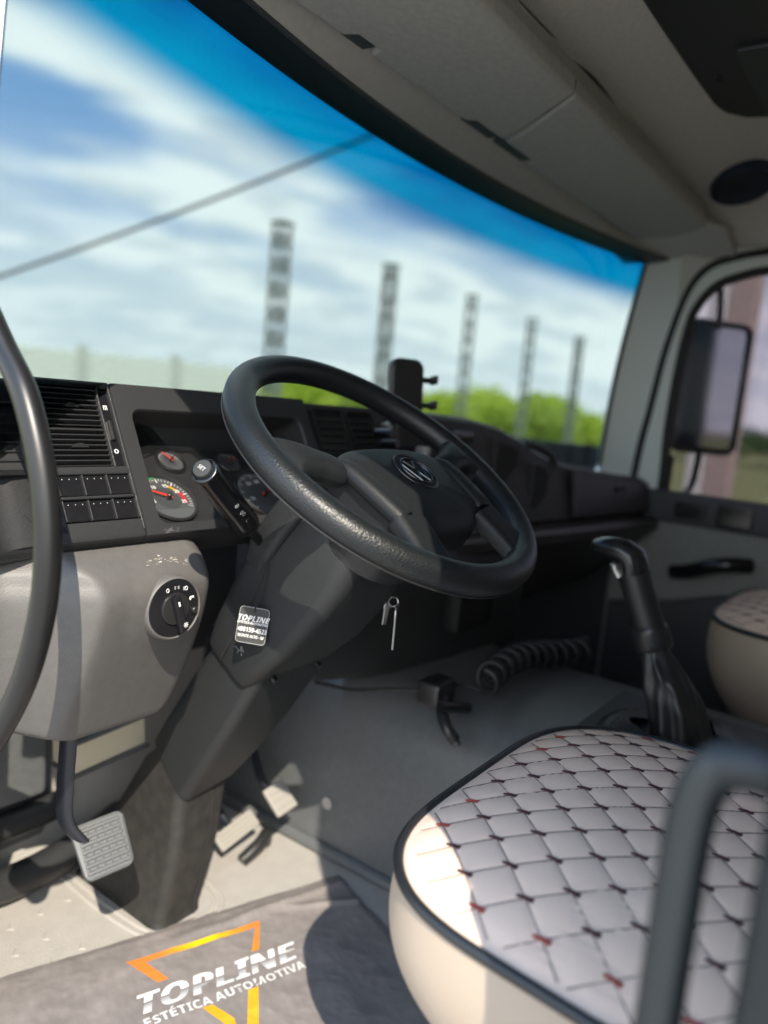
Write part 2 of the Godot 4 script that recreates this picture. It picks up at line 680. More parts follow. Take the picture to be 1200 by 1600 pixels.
func build_cab_shell() -> void:
	# floor: flat, rising at the toe board and up the bulkhead
	var prof := V([0, FLOOR, .75, 0, FLOOR, -1.16, 0, -.925, -1.21, 0, -.90, -1.26, 0, -.86, -1.29, 0, -.60, -1.31])
	prof = Geo.spline(prof, 5)
	var g := G()
	var rows := []
	for p in prof:
		rows.append(V([.43, p.y, p.z, 2.43, p.y, p.z]))
	for i in range(prof.size() - 1, -1, -1):
		rows.append(V([.43, prof[i].y - .03, prof[i].z - .03, 2.43, prof[i].y - .03, prof[i].z - .03]))
	g.loft(rows, false, false, false, true)
	var floor_o := setting("cab_floor", g, mats.floor_vinyl, "beige-grey vinyl floor of the driver's footwell")
	# raised tread marks and the moulded lips round the column boot
	var tr := G()
	for i in 9:
		for j in 7:
			var c := Vector3(.53 + .052 * i + .026 * (j % 2), FLOOR + .0003, -1.14 + .062 * j)
			if Vector2(c.x - .86, c.z + 1.03).length() < .16 or c.x > .80:
				continue
			tr.at(Transform3D(Basis(Vector3.UP, .8), c)).box(Vector3(-.0085, -.001, -.0014), Vector3(.0085, .0011, .0014), .0008, 1)
			tr.at(Transform3D(Basis(Vector3.UP, .8), c)).box(Vector3(-.0085, -.001, .0016), Vector3(-.0057, .0011, .011), .0008, 1)
	var tm := part(floor_o, "tread_marks", tr, mats.floor_vinyl)
	tag(tm, "", "", "", "stuff")
	for k in 2:
		var lip := G()
		var o: float = .014 + .016 * k
		var pp := Geo.spline(V([.795 - o, FLOOR, -1.2, .79 - o, FLOOR, -1.05, .80 - o * .7, FLOOR, -.955 + o * .8, .84, FLOOR, -.945 + o, .885 + o * .5, FLOOR, -.945 + o, .91 + o, FLOOR, -.98, .915 + o, FLOOR, -1.2]), 6)
		lip.tube(pp, .0045, 8, false, .7, Vector3.UP)
		part(floor_o, "moulded_lip", lip, mats.floor_vinyl)

	# bulkhead above and the dark space behind the dashboard
	g = G()
	g.box(Vector3(.43, -.63, -1.34), Vector3(2.43, -.16, -1.31), .004)
	setting("bulkhead", g, mats.dark_carpet, "dark bulkhead at the front of the footwell")

	# outer lower body: sills and the sides below the doors
	g = G()
	g.box(Vector3(.385, -1.25, -1.45), Vector3(2.455, -.962, .78), .02)
	setting("cab_underbody", g, mats.belt_black, "dark underside of the cab below its floor")
	g = G()
	g.box(Vector3(.40, -.955, -1.33), Vector3(.428, -.91, -.95), .006)
	g.box(Vector3(.40, -.955, -.95), Vector3(.428, -.925, -.05), .006)
	setting("door_sill", g, mats.belt_black, "dark sill at the bottom of the driver's door opening")

	# nose of the truck, outside the windscreen
	g = G()
	rows = []
	for j in 5:
		var row := PackedVector3Array()
		var y: float = [-1.3, -.9, -.35, -.19, -.15][j]
		for i in 21:
			var s := -1.0 + .1 * i
			row.append(Vector3(MID + 1.03 * s, y, -1.38 + .22 * s * s + [0, -.02, 0, .05, .18][j]))
		rows.append(row)
	g.loft(rows, false, false, false, false, false)
	setting("cab_nose", g, mats.white_wall, "front panel of the truck outside below the windscreen")

	# kick panel mouldings left of the column, under the dashboard
	g = G()
	g.prism(V2([.44, -.93, .44, -.35, .80, -.35, .80, -.60, .79, -.86, .76, -.93]), -1.305, -1.285, .006)
	var kp := setting("kick_panel", g, mats.tunnel_vinyl, "grey kick panel under the driver's side of the dashboard")
	g = G()
	g.tube(Geo.spline(V([.585, -.50, -1.26, .59, -.70, -1.255, .62, -.80, -1.25, .70, -.815, -1.25, .79, -.815, -1.255]), 6), .026, 12, false)
	part(kp, "moulded_rib", g, mats.dash_black)
	g = G()
	g.tube(Geo.spline(V([.52, -.60, -1.235, .54, -.79, -1.215, .61, -.875, -1.20, .70, -.895, -1.20, .83, -.89, -1.215, .92, -.885, -1.24]), 6), .030, 12, false)
	part(kp, "wheel_arch_edge", g, mats.dash_black)
	g = G()
	g.box(Vector3(.655, -.775, -1.262), Vector3(.757, -.55, -1.24), .012)
	part(kp, "access_cover", g, mats.tunnel_vinyl)

	# engine tunnel between the seats
	g = G()
	rows = []
	for k in 12:
		var z := .75 - 2.06 * k / 11.0
		var up := .05 * smoothstep(-.75, -1.2, z)
		var sec := Geo.spline(V([1.165, FLOOR - .01, z, 1.168, -.90, z, 1.172, -.80, z, 1.178, -.68 + up, z, 1.196, -.615 + up, z, 1.24, -.572 + up, z, 1.31, -.553 + up, z, 1.45, -.545 + up, z, 1.62, -.555 + up, z, 1.69, -.60 + up, z, 1.715, -.70, z, 1.72, FLOOR - .01, z]), 4)
		rows.append(sec)
	g.loft(rows, false, false, false, false, false)
	var et := setting("engine_tunnel", g, mats.tunnel_vinyl, "dark grey vinyl covered engine tunnel in the middle of the cab", 60.0)
	g = G()
	g.tube(V([1.161, -.918, .5, 1.161, -.918, -1.25]), .012, 8, false)
	part(et, "floor_bead", g, mats.tunnel_vinyl)
	g = G(Transform3D(Basis(Vector3.FORWARD, PI / 2), Vector3(1.171, -.822, -.90)))
	g.lathe(V2([.0, .009, .006, .0085, .010, .005, .0125, .0, .0125, -.004]), 16, false, true)
	part(et, "trim_stud", g, mats.floor_vinyl)

	# roof, with thickness: headlining below, skin above
	g = G()
	rows = []
	var inner := [[.425, .535], [.44, .58], [.50, .64], [.62, .69], [.80, .712], [1.42, .725], [2.04, .712], [2.20, .685], [2.33, .63], [2.40, .56], [2.418, .525]]
	var outer := [[2.47, .525], [2.46, .62], [2.34, .76], [2.05, .80], [1.42, .81], [.80, .80], [.50, .76], [.40, .66], [.385, .535]]
	for k in 15:
		var z: float = [-.615, -.60, -.57, -.53, -.48, -.42, -.35, -.27, -.18, -.08, .05, .2, .4, .6, .8][k]
		var drop := .105 * pow(clampf((z + .28) / -.335, 0, 1), 1.7)
		var row := PackedVector3Array()
		for p in inner:
			row.append(Vector3(p[0], maxf(p[1] - drop, minf(p[1], .53)), z))
		for p in outer:
			row.append(Vector3(p[0], p[1], z))
		rows.append(row)
	g.loft(rows, true, true, true)
	setting("roof_lining", g, mats.headliner, "beige fabric roof lining over the seats", 50.0)
	g = G()
	g.box(Vector3(.385, .60, -.96), Vector3(2.465, .79, -.62), .02)
	setting("roof_front", g, mats.belt_black, "closed front of the roof above the overhead shelf")
	g = G()
	g.box(Vector3(.42, -.95, .76), Vector3(2.44, .8, .80), .01)
	setting("rear_wall", g, mats.headliner, "rear wall of the cab behind the seats")

	# passenger's windscreen pillar
	g = G()
	rows = []
	for j in 9:
		var t := -.12 + 1.18 * j / 8.0
		var a := screen(.99, clampf(t, -.1, 1.06))
		var tt := clampf(t, 0, 1)
		var zs := -.745 + .05 * tt + .03 * tt * tt
		rows.append(PackedVector3Array([a + Vector3(.03, 0, -.02), a + Vector3(0, 0, .002), a + Vector3(.002, 0, .018), Vector3(2.412, a.y, lerpf(a.z, zs, .35)), Vector3(2.418, a.y, lerpf(a.z, zs, .7)), Vector3(2.424, a.y, zs), Vector3(2.47, a.y, zs), Vector3(2.49, a.y, a.z)]))
	g.loft(rows, true, true, true)
	setting("windscreen_pillar", g, mats.pillar_grey, "pale grey pillar between windscreen and passenger door", 50.0)
	# trim over the passenger's door, following its seal
	g = G()
	rows = []
	for p in door_curve():
		if p.y < .30:
			continue
		var hi := maxf(p.y + .01, .62)
		var lo := p.y - .004
		rows.append(PackedVector3Array([Vector3(2.47, lo, p.z), Vector3(2.421, lo, p.z), Vector3(2.414, lerpf(p.y, hi, .25), p.z), Vector3(2.385, lerpf(p.y, hi, .8), p.z), Vector3(2.37, hi, p.z), Vector3(2.47, hi, p.z)]))
	g.loft(rows, true, true, true)
	setting("door_header", g, mats.headliner, "dark beige trim over the front corner of the passenger door", 50.0)
	g = G()
	g.prism(V2([2.12, -.90, 2.45, -.90, 2.45, -.56, 2.24, -.55, 2.12, -.60]), -.548, -.532, .006)
	for i in g.v.size():
		var q := g.v[i]
		g.v[i] = Vector3(q.x, -q.z - .035 * smoothstep(2.26, 2.42, q.x), q.y)
	g.flip_from(0)
	setting("roof_corner", g, mats.headliner, "beige roof corner above the passenger's windscreen pillar", 50.0)

	# driver's windscreen pillar, at the picture's left edge
	g = G()
	rows = []
	for j in 9:
		var t := -.2 + 1.3 * j / 8.0
		var a := screen(-1.0, clampf(t, -.15, 1.06)) + Vector3(-.020, 0, 0)
		rows.append(PackedVector3Array([a + Vector3(-.002, 0, -.03), a + Vector3(0, 0, .005), Vector3(.416, a.y, a.z + .008), Vector3(.405, a.y, a.z + .011), Vector3(.385, a.y, a.z + .008), Vector3(.375, a.y, a.z)]))
	g.loft(rows, true, true, true)
	setting("driver_pillar", g, mats.belt_black, "dark windscreen pillar at the driver's door", 50.0)
	# driver's side below the pillar
	g = G()
	g.box(Vector3(.385, -.95, -1.33), Vector3(.424, -.12, -.945), .01)
	setting("cowl_side", g, mats.dash_black, "dark side panel ahead of the driver's door")
	g = G()
	g.box(Vector3(2.428, -.95, -1.36), Vector3(2.47, -.08, -.66), .01)
	setting("cowl_side", g, mats.dark_carpet, "dark side panel ahead of the passenger door")
	# driver's side behind the door
	g = G()
	g.box(Vector3(.375, -.95, -.039), Vector3(.425, .60, .16), .012)
	setting("door_pillar", g, mats.post_grey, "dark grey pillar behind the driver's door opening")
	g = G()
	g.box(Vector3(.375, -.95, .155), Vector3(.42, .62, .79), .01)
	setting("side_wall", g, mats.headliner, "side wall of the cab behind the driver's door")
	g = G()
	g.box(Vector3(.375, .525, -.90), Vector3(.432, .66, .16), .012)
	setting("driver_door_header", g, mats.belt_black, "dark frame along the top of the driver's door opening")


func build_windshield() -> void:
	var w := thing("windshield", "wide curved windscreen with a blue shade band along its top", "windshield", screen(0, 0))
	# one slab of greenish glass; the blue band is dyed into its top and dies away downwards
	var im := Image.create(8, 512, false, Image.FORMAT_RGB8)
	for j in 512:
		var t := -.05 + 1.095 * j / 511.0
		var c := Color(.234, .279, .285).lerp(Color(.0, .090, .172), smoothstep(.765, .885, t))
		c = c.lerp(Color(.0, .060, .152), smoothstep(.88, 1.0, t)).linear_to_srgb()
		for i in 8:
			im.set_pixel(i, j, c)
	var m := StandardMaterial3D.new()
	m.resource_name = "windscreen_glass"
	m.albedo_color = Color(1, 1, 1, 0)
	m.albedo_texture = ImageTexture.create_from_image(im)
	m.roughness = 0.0
	m.refraction_enabled = true
	m.refraction_scale = .04
	m.texture_repeat = false
	m.cull_mode = BaseMaterial3D.CULL_DISABLED
	var g := G()
	var nt := 20
	var front := screen_rows(-.05, 1.045, 0, nt)
	var back := screen_rows(-.05, 1.045, .005, nt)
	var n: int = front[0].size()
	var rows := []
	for r in front: rows.append(r)
	for i in range(back.size() - 1, -1, -1): rows.append(back[i])
	g.loft(rows, false, false, false, true)
	for j in rows.size():
		var h := float(j) / nt if j <= nt else float(2 * nt + 1 - j) / nt
		for i in n:
			g.uv[j * n + i] = Vector2(.5, h)
	for e in 2:
		var b := g.v.size()
		var k := 0 if e == 0 else n - 1
		for j in nt + 1:
			g.pt(front[j][k], Vector2(.5, float(j) / nt))
			g.pt(back[j][k], Vector2(.5, float(j) / nt))
		for j in nt:
			g.tri(b + j * 2, b + j * 2 + 1, b + j * 2 + 3)
			g.tri(b + j * 2, b + j * 2 + 3, b + j * 2 + 2)
	g.flip_from(0)
	part(w, "tinted_glass", g, m, 30)
	# black printed border and rubber along the top
	g = G()
	rows = []
	for i in 31:
		var s := -1.02 + 2.04 * i / 30.0
		var a := screen(s, 1.0)
		rows.append(PackedVector3Array([a + Vector3(0, -.006, .003), a + Vector3(0, -.004, .010), a + Vector3(0, .004, .040), a + Vector3(0, .010, .060), a + Vector3(0, .04, .060), a + Vector3(0, .05, .003)]))
	g.loft(rows, true, true, true)
	part(w, "black_border", g, mats.frit)
	g = G()
	var pts := PackedVector3Array()
	for i in 31:
		pts.append(screen(-1.0 + 2.0 * i / 30.0, 1.0) + Vector3(0, .011, .062))
	g.tube(pts, .0042, 8)
	part(w, "gasket", g, mats.belt_black)
	g = G()
	pts = PackedVector3Array()
	for j in 13:
		pts.append(screen(.985, -.03 + 1.03 * j / 12.0, -.004))
	g.tube(pts, .006, 8)
	part(w, "side_gasket", g, mats.seal_rubber)


# the line of the seal round the passenger door
func door_curve() -> PackedVector3Array:
	return Geo.spline(V([2.42, -.30, -.772, 2.42, -.06, -.755, 2.42, .04, -.742, 2.42, .145, -.730, 2.42, .228, -.719, 2.42, .31, -.703, 2.42, .37, -.688, 2.42, .414, -.673, 2.42, .453, -.650, 2.42, .482, -.615, 2.42, .499, -.56, 2.42, .513, -.475, 2.42, .528, -.30, 2.42, .538, .0, 2.42, .542, .4]), 4)


func build_passenger_door() -> void:
	var d := thing("passenger_door", "passenger door with grey card, dark belt trim and framed window", "door", Vector3(2.44, FLOOR, -.3))
	# window frame: seal outside, seal inside, grey moulding between
	var a := door_curve()
	var b := Geo.spline(V([2.425, -.30, -.676, 2.425, -.138, -.676, 2.425, -.033, -.681, 2.425, .045, -.681, 2.425, .148, -.678, 2.425, .25, -.672, 2.425, .326, -.662, 2.425, .361, -.648, 2.425, .397, -.626, 2.425, .430, -.590, 2.425, .451, -.534, 2.425, .464, -.469, 2.425, .478, -.30, 2.425, .488, .0, 2.425, .492, .4]), 4)
	var g := G()
	g.tube(a, .013, 8)
	part(d, "outer_seal", g, mats.seal_rubber)
	g = G()
	var rows := []
	for i in a.size():
		var p := a[i]
		var q := b[i]
		rows.append(PackedVector3Array([p + Vector3(.03, 0, 0), p, p.lerp(q, .3) + Vector3(-.012, 0, 0), p.lerp(q, .75) + Vector3(-.010, 0, 0), q, q + Vector3(.03, 0, 0)]))
	g.loft(rows, true, true, true)
	part(d, "window_frame", g, mats.pillar_grey, 50)
	g = G()
	g.tube(b, .014, 8)
	part(d, "inner_seal", g, mats.seal_rubber)
	# glass, a solid sheet
	g = G()
	g.prism(V2([-.70, -.25, -.705, .20, -.690, .34, -.655, .41, -.60, .455, -.50, .485, .50, .51, .50, -.25]), 2.445, 2.449, .0004, 1)
	for i in g.v.size():
		g.v[i] = Vector3(g.v[i].z, g.v[i].y, g.v[i].x)
	g.flip_from(0)
	part(d, "window_glass", g, mats.side_pane, 20)
	# belt trim, card and armrest, all run back along z
	g = G()
	g.box(Vector3(2.40, -.285, -.72), Vector3(2.45, -.188, .6), .012)
	part(d, "belt_trim", g, mats.belt_black)
	g = G()
	g.box(Vector3(2.39, -.270, -.50), Vector3(2.405, -.205, -.40), .006)
	part(d, "inner_handle", g, mats.gloss_black)
	g = G()
	g.box(Vector3(2.39, -.262, -.62), Vector3(2.405, -.212, -.53), .005)
	part(d, "window_switch", g, mats.gloss_black)
	g = G()
	g.box(Vector3(2.412, -.93, -.80), Vector3(2.455, -.28, .75), .01)
	part(d, "door_card", g, mats.door_grey)
	g = G()
	g.tube(Geo.spline(V([2.40, -.43, -.60, 2.375, -.415, -.55, 2.365, -.385, -.48, 2.37, -.372, -.43, 2.40, -.37, -.39]), 6), .022, 10)
	part(d, "pull_handle", g, mats.gloss_black)
	g = G()
	g.prism(V2([-.78, -.93, -.78, -.56, -.60, -.52, -.45, -.47, -.2, -.44, .6, -.42, .6, -.93]), 2.375, 2.42, .012)
	for i in g.v.size():
		g.v[i] = Vector3(g.v[i].z, g.v[i].y, g.v[i].x)
	g.flip_from(0)
	part(d, "door_pocket", g, mats.belt_black)

	# mirror on its arms outside
	var mr := thing("wing_mirror", "black wing mirror outside the passenger window, reflecting the sky", "mirror", Vector3(2.70, -.07, -.63))
	var tr := Transform3D(Basis(Vector3.UP, deg_to_rad(-38.4)), Vector3(2.70, .143, -.635))
	g = G(tr)
	rows = []
	for k in 6:
		var z: float = [0.012, 0.0, -.03, -.07, -.10, -.112][k]
		var sc: float = [1.0, 1.03, 1.02, .95, .75, .4][k]
		rows.append(Geo.rrect(-.118 * sc, -.212 * sc, .118 * sc, .212 * sc, .035 * sc, z, 5))
	rows.append(Geo.rrect(-.104, -.198, .104, .198, .026, .012, 5))
	rows.reverse()
	var f2 := [rows[0]]
	rows.remove_at(0)
	rows.reverse()
	rows.push_front(f2[0])
	rows.push_front(Geo.rrect(-.104, -.198, .104, .198, .026, .0, 5))
	g.loft(rows, true, false, true)
	part(mr, "housing", g, mats.satin_black)
	g = G(tr)
	g.box(Vector3(-.103, -.197, -.001), Vector3(.103, .197, .004), .002, 1)
	part(mr, "mirror_glass", g, mats.mirror)
	g = G()
	g.tube(Geo.spline(V([2.68, .33, -.64, 2.685, .40, -.645, 2.67, .47, -.655, 2.56, .50, -.66, 2.46, .50, -.66]), 5), .011, 10)
	part(mr, "arm", g, mats.satin_black)
	g = G()
	g.tube(Geo.spline(V([2.68, -.05, -.64, 2.68, -.13, -.645, 2.66, -.19, -.65, 2.56, -.22, -.66, 2.45, -.22, -.66]), 5), .011, 10)
	part(mr, "arm", g, mats.satin_black)


func build_overhead() -> void:
	var o := thing("overhead_shelf", "long beige overhead shelf above the windscreen with two lids", "overhead shelf", Vector3(MID, .53, -.72))
	# strip between the screen and the lids
	var g := G()
	var rows := []
	for i in 31:
		var s := -1.0 + 2.0 * i / 30.0
		var a := screen(s, 1.0) + Vector3(0, .013, .066)
		var zf := -.802
		rows.append(PackedVector3Array([a, Vector3(a.x, lerpf(a.y, .534, .5) - .004, lerpf(a.z, zf, .5)), Vector3(a.x, .533, zf - .004), Vector3(a.x, .541, zf + .002), Vector3(a.x, .60, zf + .002), Vector3(a.x, .60, a.z)]))
	g.loft(rows, true, true, true)
	part(o, "front_strip", g, mats.shelf_plastic, 30)
	# two lids, split along a slanting joint; each is an outline in x, z with a rolled rear lip
	var tr := Transform3D(Basis(Vector3(1, 0, 0), Vector3(0, 0, 1), Vector3(0, -1, 0)), Vector3(0, .555, 0))   # x, y -> x, z ; z -> down
	g = G(tr)
	g.prism(V2([.45, -.799, .915, -.799, .925, -.778, .975, -.778, .985, -.799, 1.27, -.799, 1.28, -.780, 1.390, -.780, 1.352, -.72, 1.236, -.572, .45, -.572]), 0, .034, .009, 3)
	part(o, "lid", g, mats.shelf_plastic)
	g = G(tr)
	g.prism(V2([1.397, -.780, 1.53, -.780, 1.54, -.799, 1.93, -.799, 1.936, -.785, 1.958, -.785, 1.965, -.799, 2.20, -.80, 2.26, -.79, 2.255, -.74, 2.19, -.62, 2.14, -.578, 2.10, -.572, 1.242, -.572, 1.358, -.72]), 0, .034, .009, 3)
	part(o, "lid", g, mats.shelf_plastic)
	for q in [[.92, .98], [1.275, 1.39], [1.40, 1.535], [1.934, 1.960]]:
		g = G()
		g.box(Vector3(q[0], .5295, -.820), Vector3(q[1], .556, -.776), .004)
		part(o, "finger_slot", g, mats.belt_black)
	g = G()
	g.box(Vector3(.43, .548, -.81), Vector3(2.40, .60, -.60), .006)
	part(o, "shelf_base", g, mats.shelf_plastic)

	# console on the roof
	var c := thing("roof_console", "black roof console with rounded corners hanging from the lining", "console", Vector3(1.6, .68, -.3))
	g = G(Transform3D(Basis(Vector3(1, 0, 0), Vector3(0, 0, 1), Vector3(0, -1, 0)), Vector3(0, .74, 0)))
	g.prism(V2([1.05, -.505, 1.74, -.50, 1.80, -.485, 1.845, -.45, 1.86, -.40, 1.86, -.12, 1.83, -.08, 1.05, -.08]), 0, .07, .014, 3)
	part(c, "console_body", g, mats.console_black)
	g = G()
	g.box(Vector3(1.60, .664, -.458), Vector3(1.622, .672, -.446), .003)
	part(c, "console_slot", g, mats.cavity)
	g = G()
	g.box(Vector3(1.50, .660, -.40), Vector3(1.80, .6715, -.14), .006)
	part(c, "lamp_panel", g, mats.belt_black)

	var sp := thing("roof_speaker", "dark round speaker grille in the roof lining above the passenger", "speaker", Vector3(2.13, .60, -.50))
	var nrm := Vector3(-.25, -.93, .25).normalized()
	var bx := nrm.cross(Vector3.FORWARD).normalized()
	var st := Transform3D(Basis(bx, nrm, bx.cross(nrm)), Vector3(2.14, .618, -.505))
	g = G(st)
	g.lathe(V2([.075, -.03, .075, .004, .071, .008, .065, .008, .062, .004, .058, .002]), 32)
	part(sp, "grille_ring", g, mats.navy)
	g = G(st)
	for k in 5:
		g.tube(ring(Vector3.ZERO + Vector3(0, .004, 0), Vector3.RIGHT, Vector3.BACK, .010 + .011 * k, 28), .0022, 6, true)
	part(sp, "grille", g, mats.belt_black)


func ring(c: Vector3, a: Vector3, b: Vector3, r: float, n: int) -> PackedVector3Array:
	var o := PackedVector3Array()
	for i in n:
		o.append(c + (a * cos(TAU * i / n) + b * sin(TAU * i / n)) * r)
	return o


# ---------------------------------------------------------------- dashboard
# face of the driver's side: x across, y up along the face from its top edge, z out towards the driver
func dash_tr() -> Transform3D:
	var up := Vector3(0, .885, -.466).normalized()
	var out := Vector3(0, .466, .885).normalized()
	return Transform3D(Basis(Vector3.RIGHT, up, out), Vector3(0, -.026, -.92))


func dial_picture(r_in: float, a0: float, a1: float, ticks: int, zones: Array) -> ImageTexture:
	var n := 256
	var im := Image.create(n, n, false, Image.FORMAT_RGB8)
	for j in n:
		for i in n:
			var p := Vector2(i + .5 - n / 2.0, n / 2.0 - j - .5) / (n / 2.0)
			var r := p.length()
			var c := Color(.30, .31, .32) if r > .5 else Color(.25, .26, .27)
			var a := rad_to_deg(atan2(p.x, p.y))     # clockwise from the top
			if a >= a0 and a <= a1:
				for z in zones:
					if a >= z[0] and a <= z[1] and r > z[3] and r < z[4]:
						c = z[2]
				var k := (a - a0) / (a1 - a0) * ticks
				var off := absf(k - roundf(k)) * (a1 - a0) / ticks
				var big := int(roundf(k)) % 5 == 0
				if r < .93 and r > (r_in if big else r_in + .08) and deg_to_rad(off) * r < (.022 if big else .012):
					c = Color(.85, .85, .83)
			im.set_pixel(i, j, c)
	return ImageTexture.create_from_image(im)


func gauge(dash_cluster: Node3D, tr: Transform3D, c: Vector2, r: float, pic: Texture2D, needle_deg: float, nums: Array) -> void:
	var m := StandardMaterial3D.new()
	m.albedo_texture = pic
	m.roughness = .5
	m.cull_mode = BaseMaterial3D.CULL_DISABLED
	var g := G(tr)
	var b := g.pt(Vector3(c.x, c.y, .002), Vector2(.5, .5))
	for k in 40:
		var a := TAU * k / 40
		g.pt(Vector3(c.x + cos(a) * r, c.y + sin(a) * r, .002), Vector2(.5 + cos(a) * .5, .5 - sin(a) * .5))
	for k in 40:
		g.tri(b, b + 1 + (k + 1) % 40, b + 1 + k)
	part(dash_cluster, "dial", g, m)
	g = G(tr)
	g.tube(ring(Vector3(c.x, c.y, .004), Vector3.RIGHT, Vector3.UP, r * 1.03, 40), .0026, 8, true)
	part(dash_cluster, "dial_ring", g, mats.dark_steel if r < .03 else mats.satin_black)
	var a := deg_to_rad(needle_deg)
	var d := Vector3(sin(a), cos(a), 0)
	g = G(tr)
	var o := Vector3(c.x, c.y, .007)
	g.tube(PackedVector3Array([o - d * r * .12, o + d * r * .82]), [.0014 + r * .012, .0008], 6)
	part(dash_cluster, "needle", g, mats.red_needle)
	g = G(tr * Transform3D(Basis(Vector3.RIGHT, PI / 2), Vector3(c.x, c.y, .002)))
	g.lathe(V2([r * .09, 0, r * .085, .009, r * .06, .010]), 16)
	part(dash_cluster, "needle_cap", g, mats.satin_black)
	for q in nums:
		var p: float = deg_to_rad(q[1])
		g = G(tr * Transform3D(Basis(), Vector3(c.x + sin(p) * r * .60, c.y + cos(p) * r * .60, .0028)))
		g.text(q[0], r * .20, .0003)
		if g.v.size():
			part(dash_cluster, "numeral", g, mats.white_print)


# how far back the knee panel lies at x, t (0 = top, 1 = bottom): it leans away below and turns off to the left of a ridge
func knee_z(x: float, t: float) -> float:
	var z := -.836 + .028 * smoothstep(0, .22, t) - .078 * pow(clampf((t - .25) / .75, 0, 1), 1.35)
	var dd := .514 + .030 * smoothstep(0, .15, t) - .010 * smoothstep(.2, .8, t) - x
	z += .13 * (.745 - x) * smoothstep(.0, .12, t)
	z -= .90 * (dd + sqrt(dd * dd + .00005)) * .5
	var d2 := .462 - .01 * t - x
	return z + .45 * (d2 + sqrt(d2 * d2 + .00004)) * .5


func build_dashboard() -> void:
	var D := dash_tr()
	var o := thing("dashboard", "black truck dashboard with vents, instrument cluster and grey knee panel", "dashboard", Vector3(MID, -.3, -.95))
	# body behind the driver's facia, with its rolled top
	var g := G(D)
	var rows := []
	for x in [.44, .46, .50, .70, 1.036]:
		var k: float = clampf((.50 - x) / .06, 0, 1)
		rows.append(V([x, .0175, -.10, x, .0225, -.04, x, .0225 - k * .004, -.016, x, .012, -.012 - .01 * k, x, -.05, -.085, x, -.185, -.085, x, -.198, -.012, x, -.206, -.02, x, -.206, -.10]))
	g.loft(rows, true, true, true)
	part(o, "facia_body", g, mats.dash_black, 50)
	# end piece at the driver's door: pebbled, with a chamfer below and a slotted side vent
	g = G(D)
	rows = []
	for q in [[.440, -.045], [.455, -.018], [.474, -.004], [.512, .0005]]:
		var low: float = -.118 if q[0] < .46 else -.12 - (q[0] - .46) * 1.4
		rows.append(V([q[0], .021, -.04, q[0], .019, q[1] - .008, q[0], .008, q[1], q[0], -.11, q[1], q[0], low - .012, q[1] - .001, q[0], -.196, q[1] - .006, q[0], -.205, q[1] - .02, q[0], -.205, -.06]))
	g.loft(rows, false, false, false, false, true)
	part(o, "end_piece", g, mats.dash_pebble, 40)
	var sv := G(D)
	sv.loft([Geo.rrect(.452, -.112, .496, -.018, .006, -.012), Geo.rrect(.452, -.112, .496, -.018, .006, .0045), Geo.rrect(.455, -.109, .493, -.021, .005, .0055), Geo.rrect(.458, -.106, .490, -.024, .004, .003), Geo.rrect(.458, -.106, .490, -.024, .004, -.012)])
	var svo := part(o, "side_vent", sv, mats.dash_pebble, 35)
	g = G(D)
	g.box(Vector3(.457, -.107, -.006), Vector3(.491, -.023, .0012), .001, 1)
	part(svo, "vent_cavity", g, mats.cavity)
	for k in 7:
		g = G(D)
		g.box(Vector3(.458, -.037 - .0115 * k, -.002), Vector3(.490, -.0345 - .0115 * k, .004), .0008, 1)
		part(svo, "slat", g, mats.dash_black)

	# facia frame round the vents and switches
	g = G(D)
	for q in [[.512, .0105, .6375, .0215, .004], [.512, -.112, .6375, -.1005, .003], [.528, -.1445, .634, -.140, .002], [.512, -.2005, .6375, -.1735, .005], [.512, -.19, .5285, .015, .003], [.634, -.19, .6375, .015, .0015], [.6145, -.102, .6180, .0125, .0015]]:
		g.box(Vector3(q[0], q[1], -.02), Vector3(q[2], q[3], .0), q[4])
	part(o, "facia_frame", g, mats.dash_black, 35)
	g = G(D)
	g.box(Vector3(.527, -.175, -.062), Vector3(.636, .012, -.045), .001, 1)
	part(o, "vent_cavity", g, mats.cavity)
	# two slatted vents
	for w in 2:
		var y1: float = [.0095, -.0470][w]
		var y0: float = [-.0435, -.0995][w]
		g = G(D)
		g.loft([Geo.rrect(.5285, y0, .6145, y1, .003, -.03), Geo.rrect(.5285, y0, .6145, y1, .003, -.003), Geo.rrect(.530, y0 + .0015, .613, y1 - .0015, .002, -.003), Geo.rrect(.530, y0 + .0015, .613, y1 - .0015, .002, -.03)], true, false, false, true)
		var vent := part(o, "air_vent", g, mats.satin_black, 35)
		for k in 7:
			var y: float = lerpf(y0 + .005, y1 - .005, k / 6.0)
			g = G(D * Transform3D(Basis(Vector3.RIGHT, -.25), Vector3(.5715, y, -.0085)))
			g.box(Vector3(-.0415, -.0011, -.010), Vector3(.0415, .0011, .0085), .0009, 2)
			part(vent, "slat", g, mats.slat_black)
		g = G(D)
		var ym := (y0 + y1) / 2
		g.prism(V2([.559, ym - .002, .563, ym + .002, .569, ym + .0045, .575, ym + .0045, .581, ym + .002, .585, ym - .002]), -.012, .001, .0012)
		part(vent, "vent_tab", g, mats.satin_black)
		g = G(D)
		for k in 5:
			g.box(Vector3(.538 + .017 * k, y0 + .002, -.040), Vector3(.5395 + .017 * k, y1 - .002, -.024), .0005, 1)
		part(vent, "cross_vane", g, mats.slat_black)
	# slider beside the vents
	g = G(D)
	g.box(Vector3(.6180, -.1005, -.02), Vector3(.634, .0105, -.0035), .001)
	var sl := part(o, "vent_slider", g, mats.gloss_black)
	g = G(D)
	g.box(Vector3(.6215, -.064, -.006), Vector3(.6275, -.035, .001), .002)
	part(sl, "thumb_wheel", g, mats.satin_black)
	g = G(D)
	for k in 3:
		g.box(Vector3(.6225 + .0025 * k, -.0195, -.0036), Vector3(.6235 + .0025 * k, -.0135, -.0032), .0001, 1)
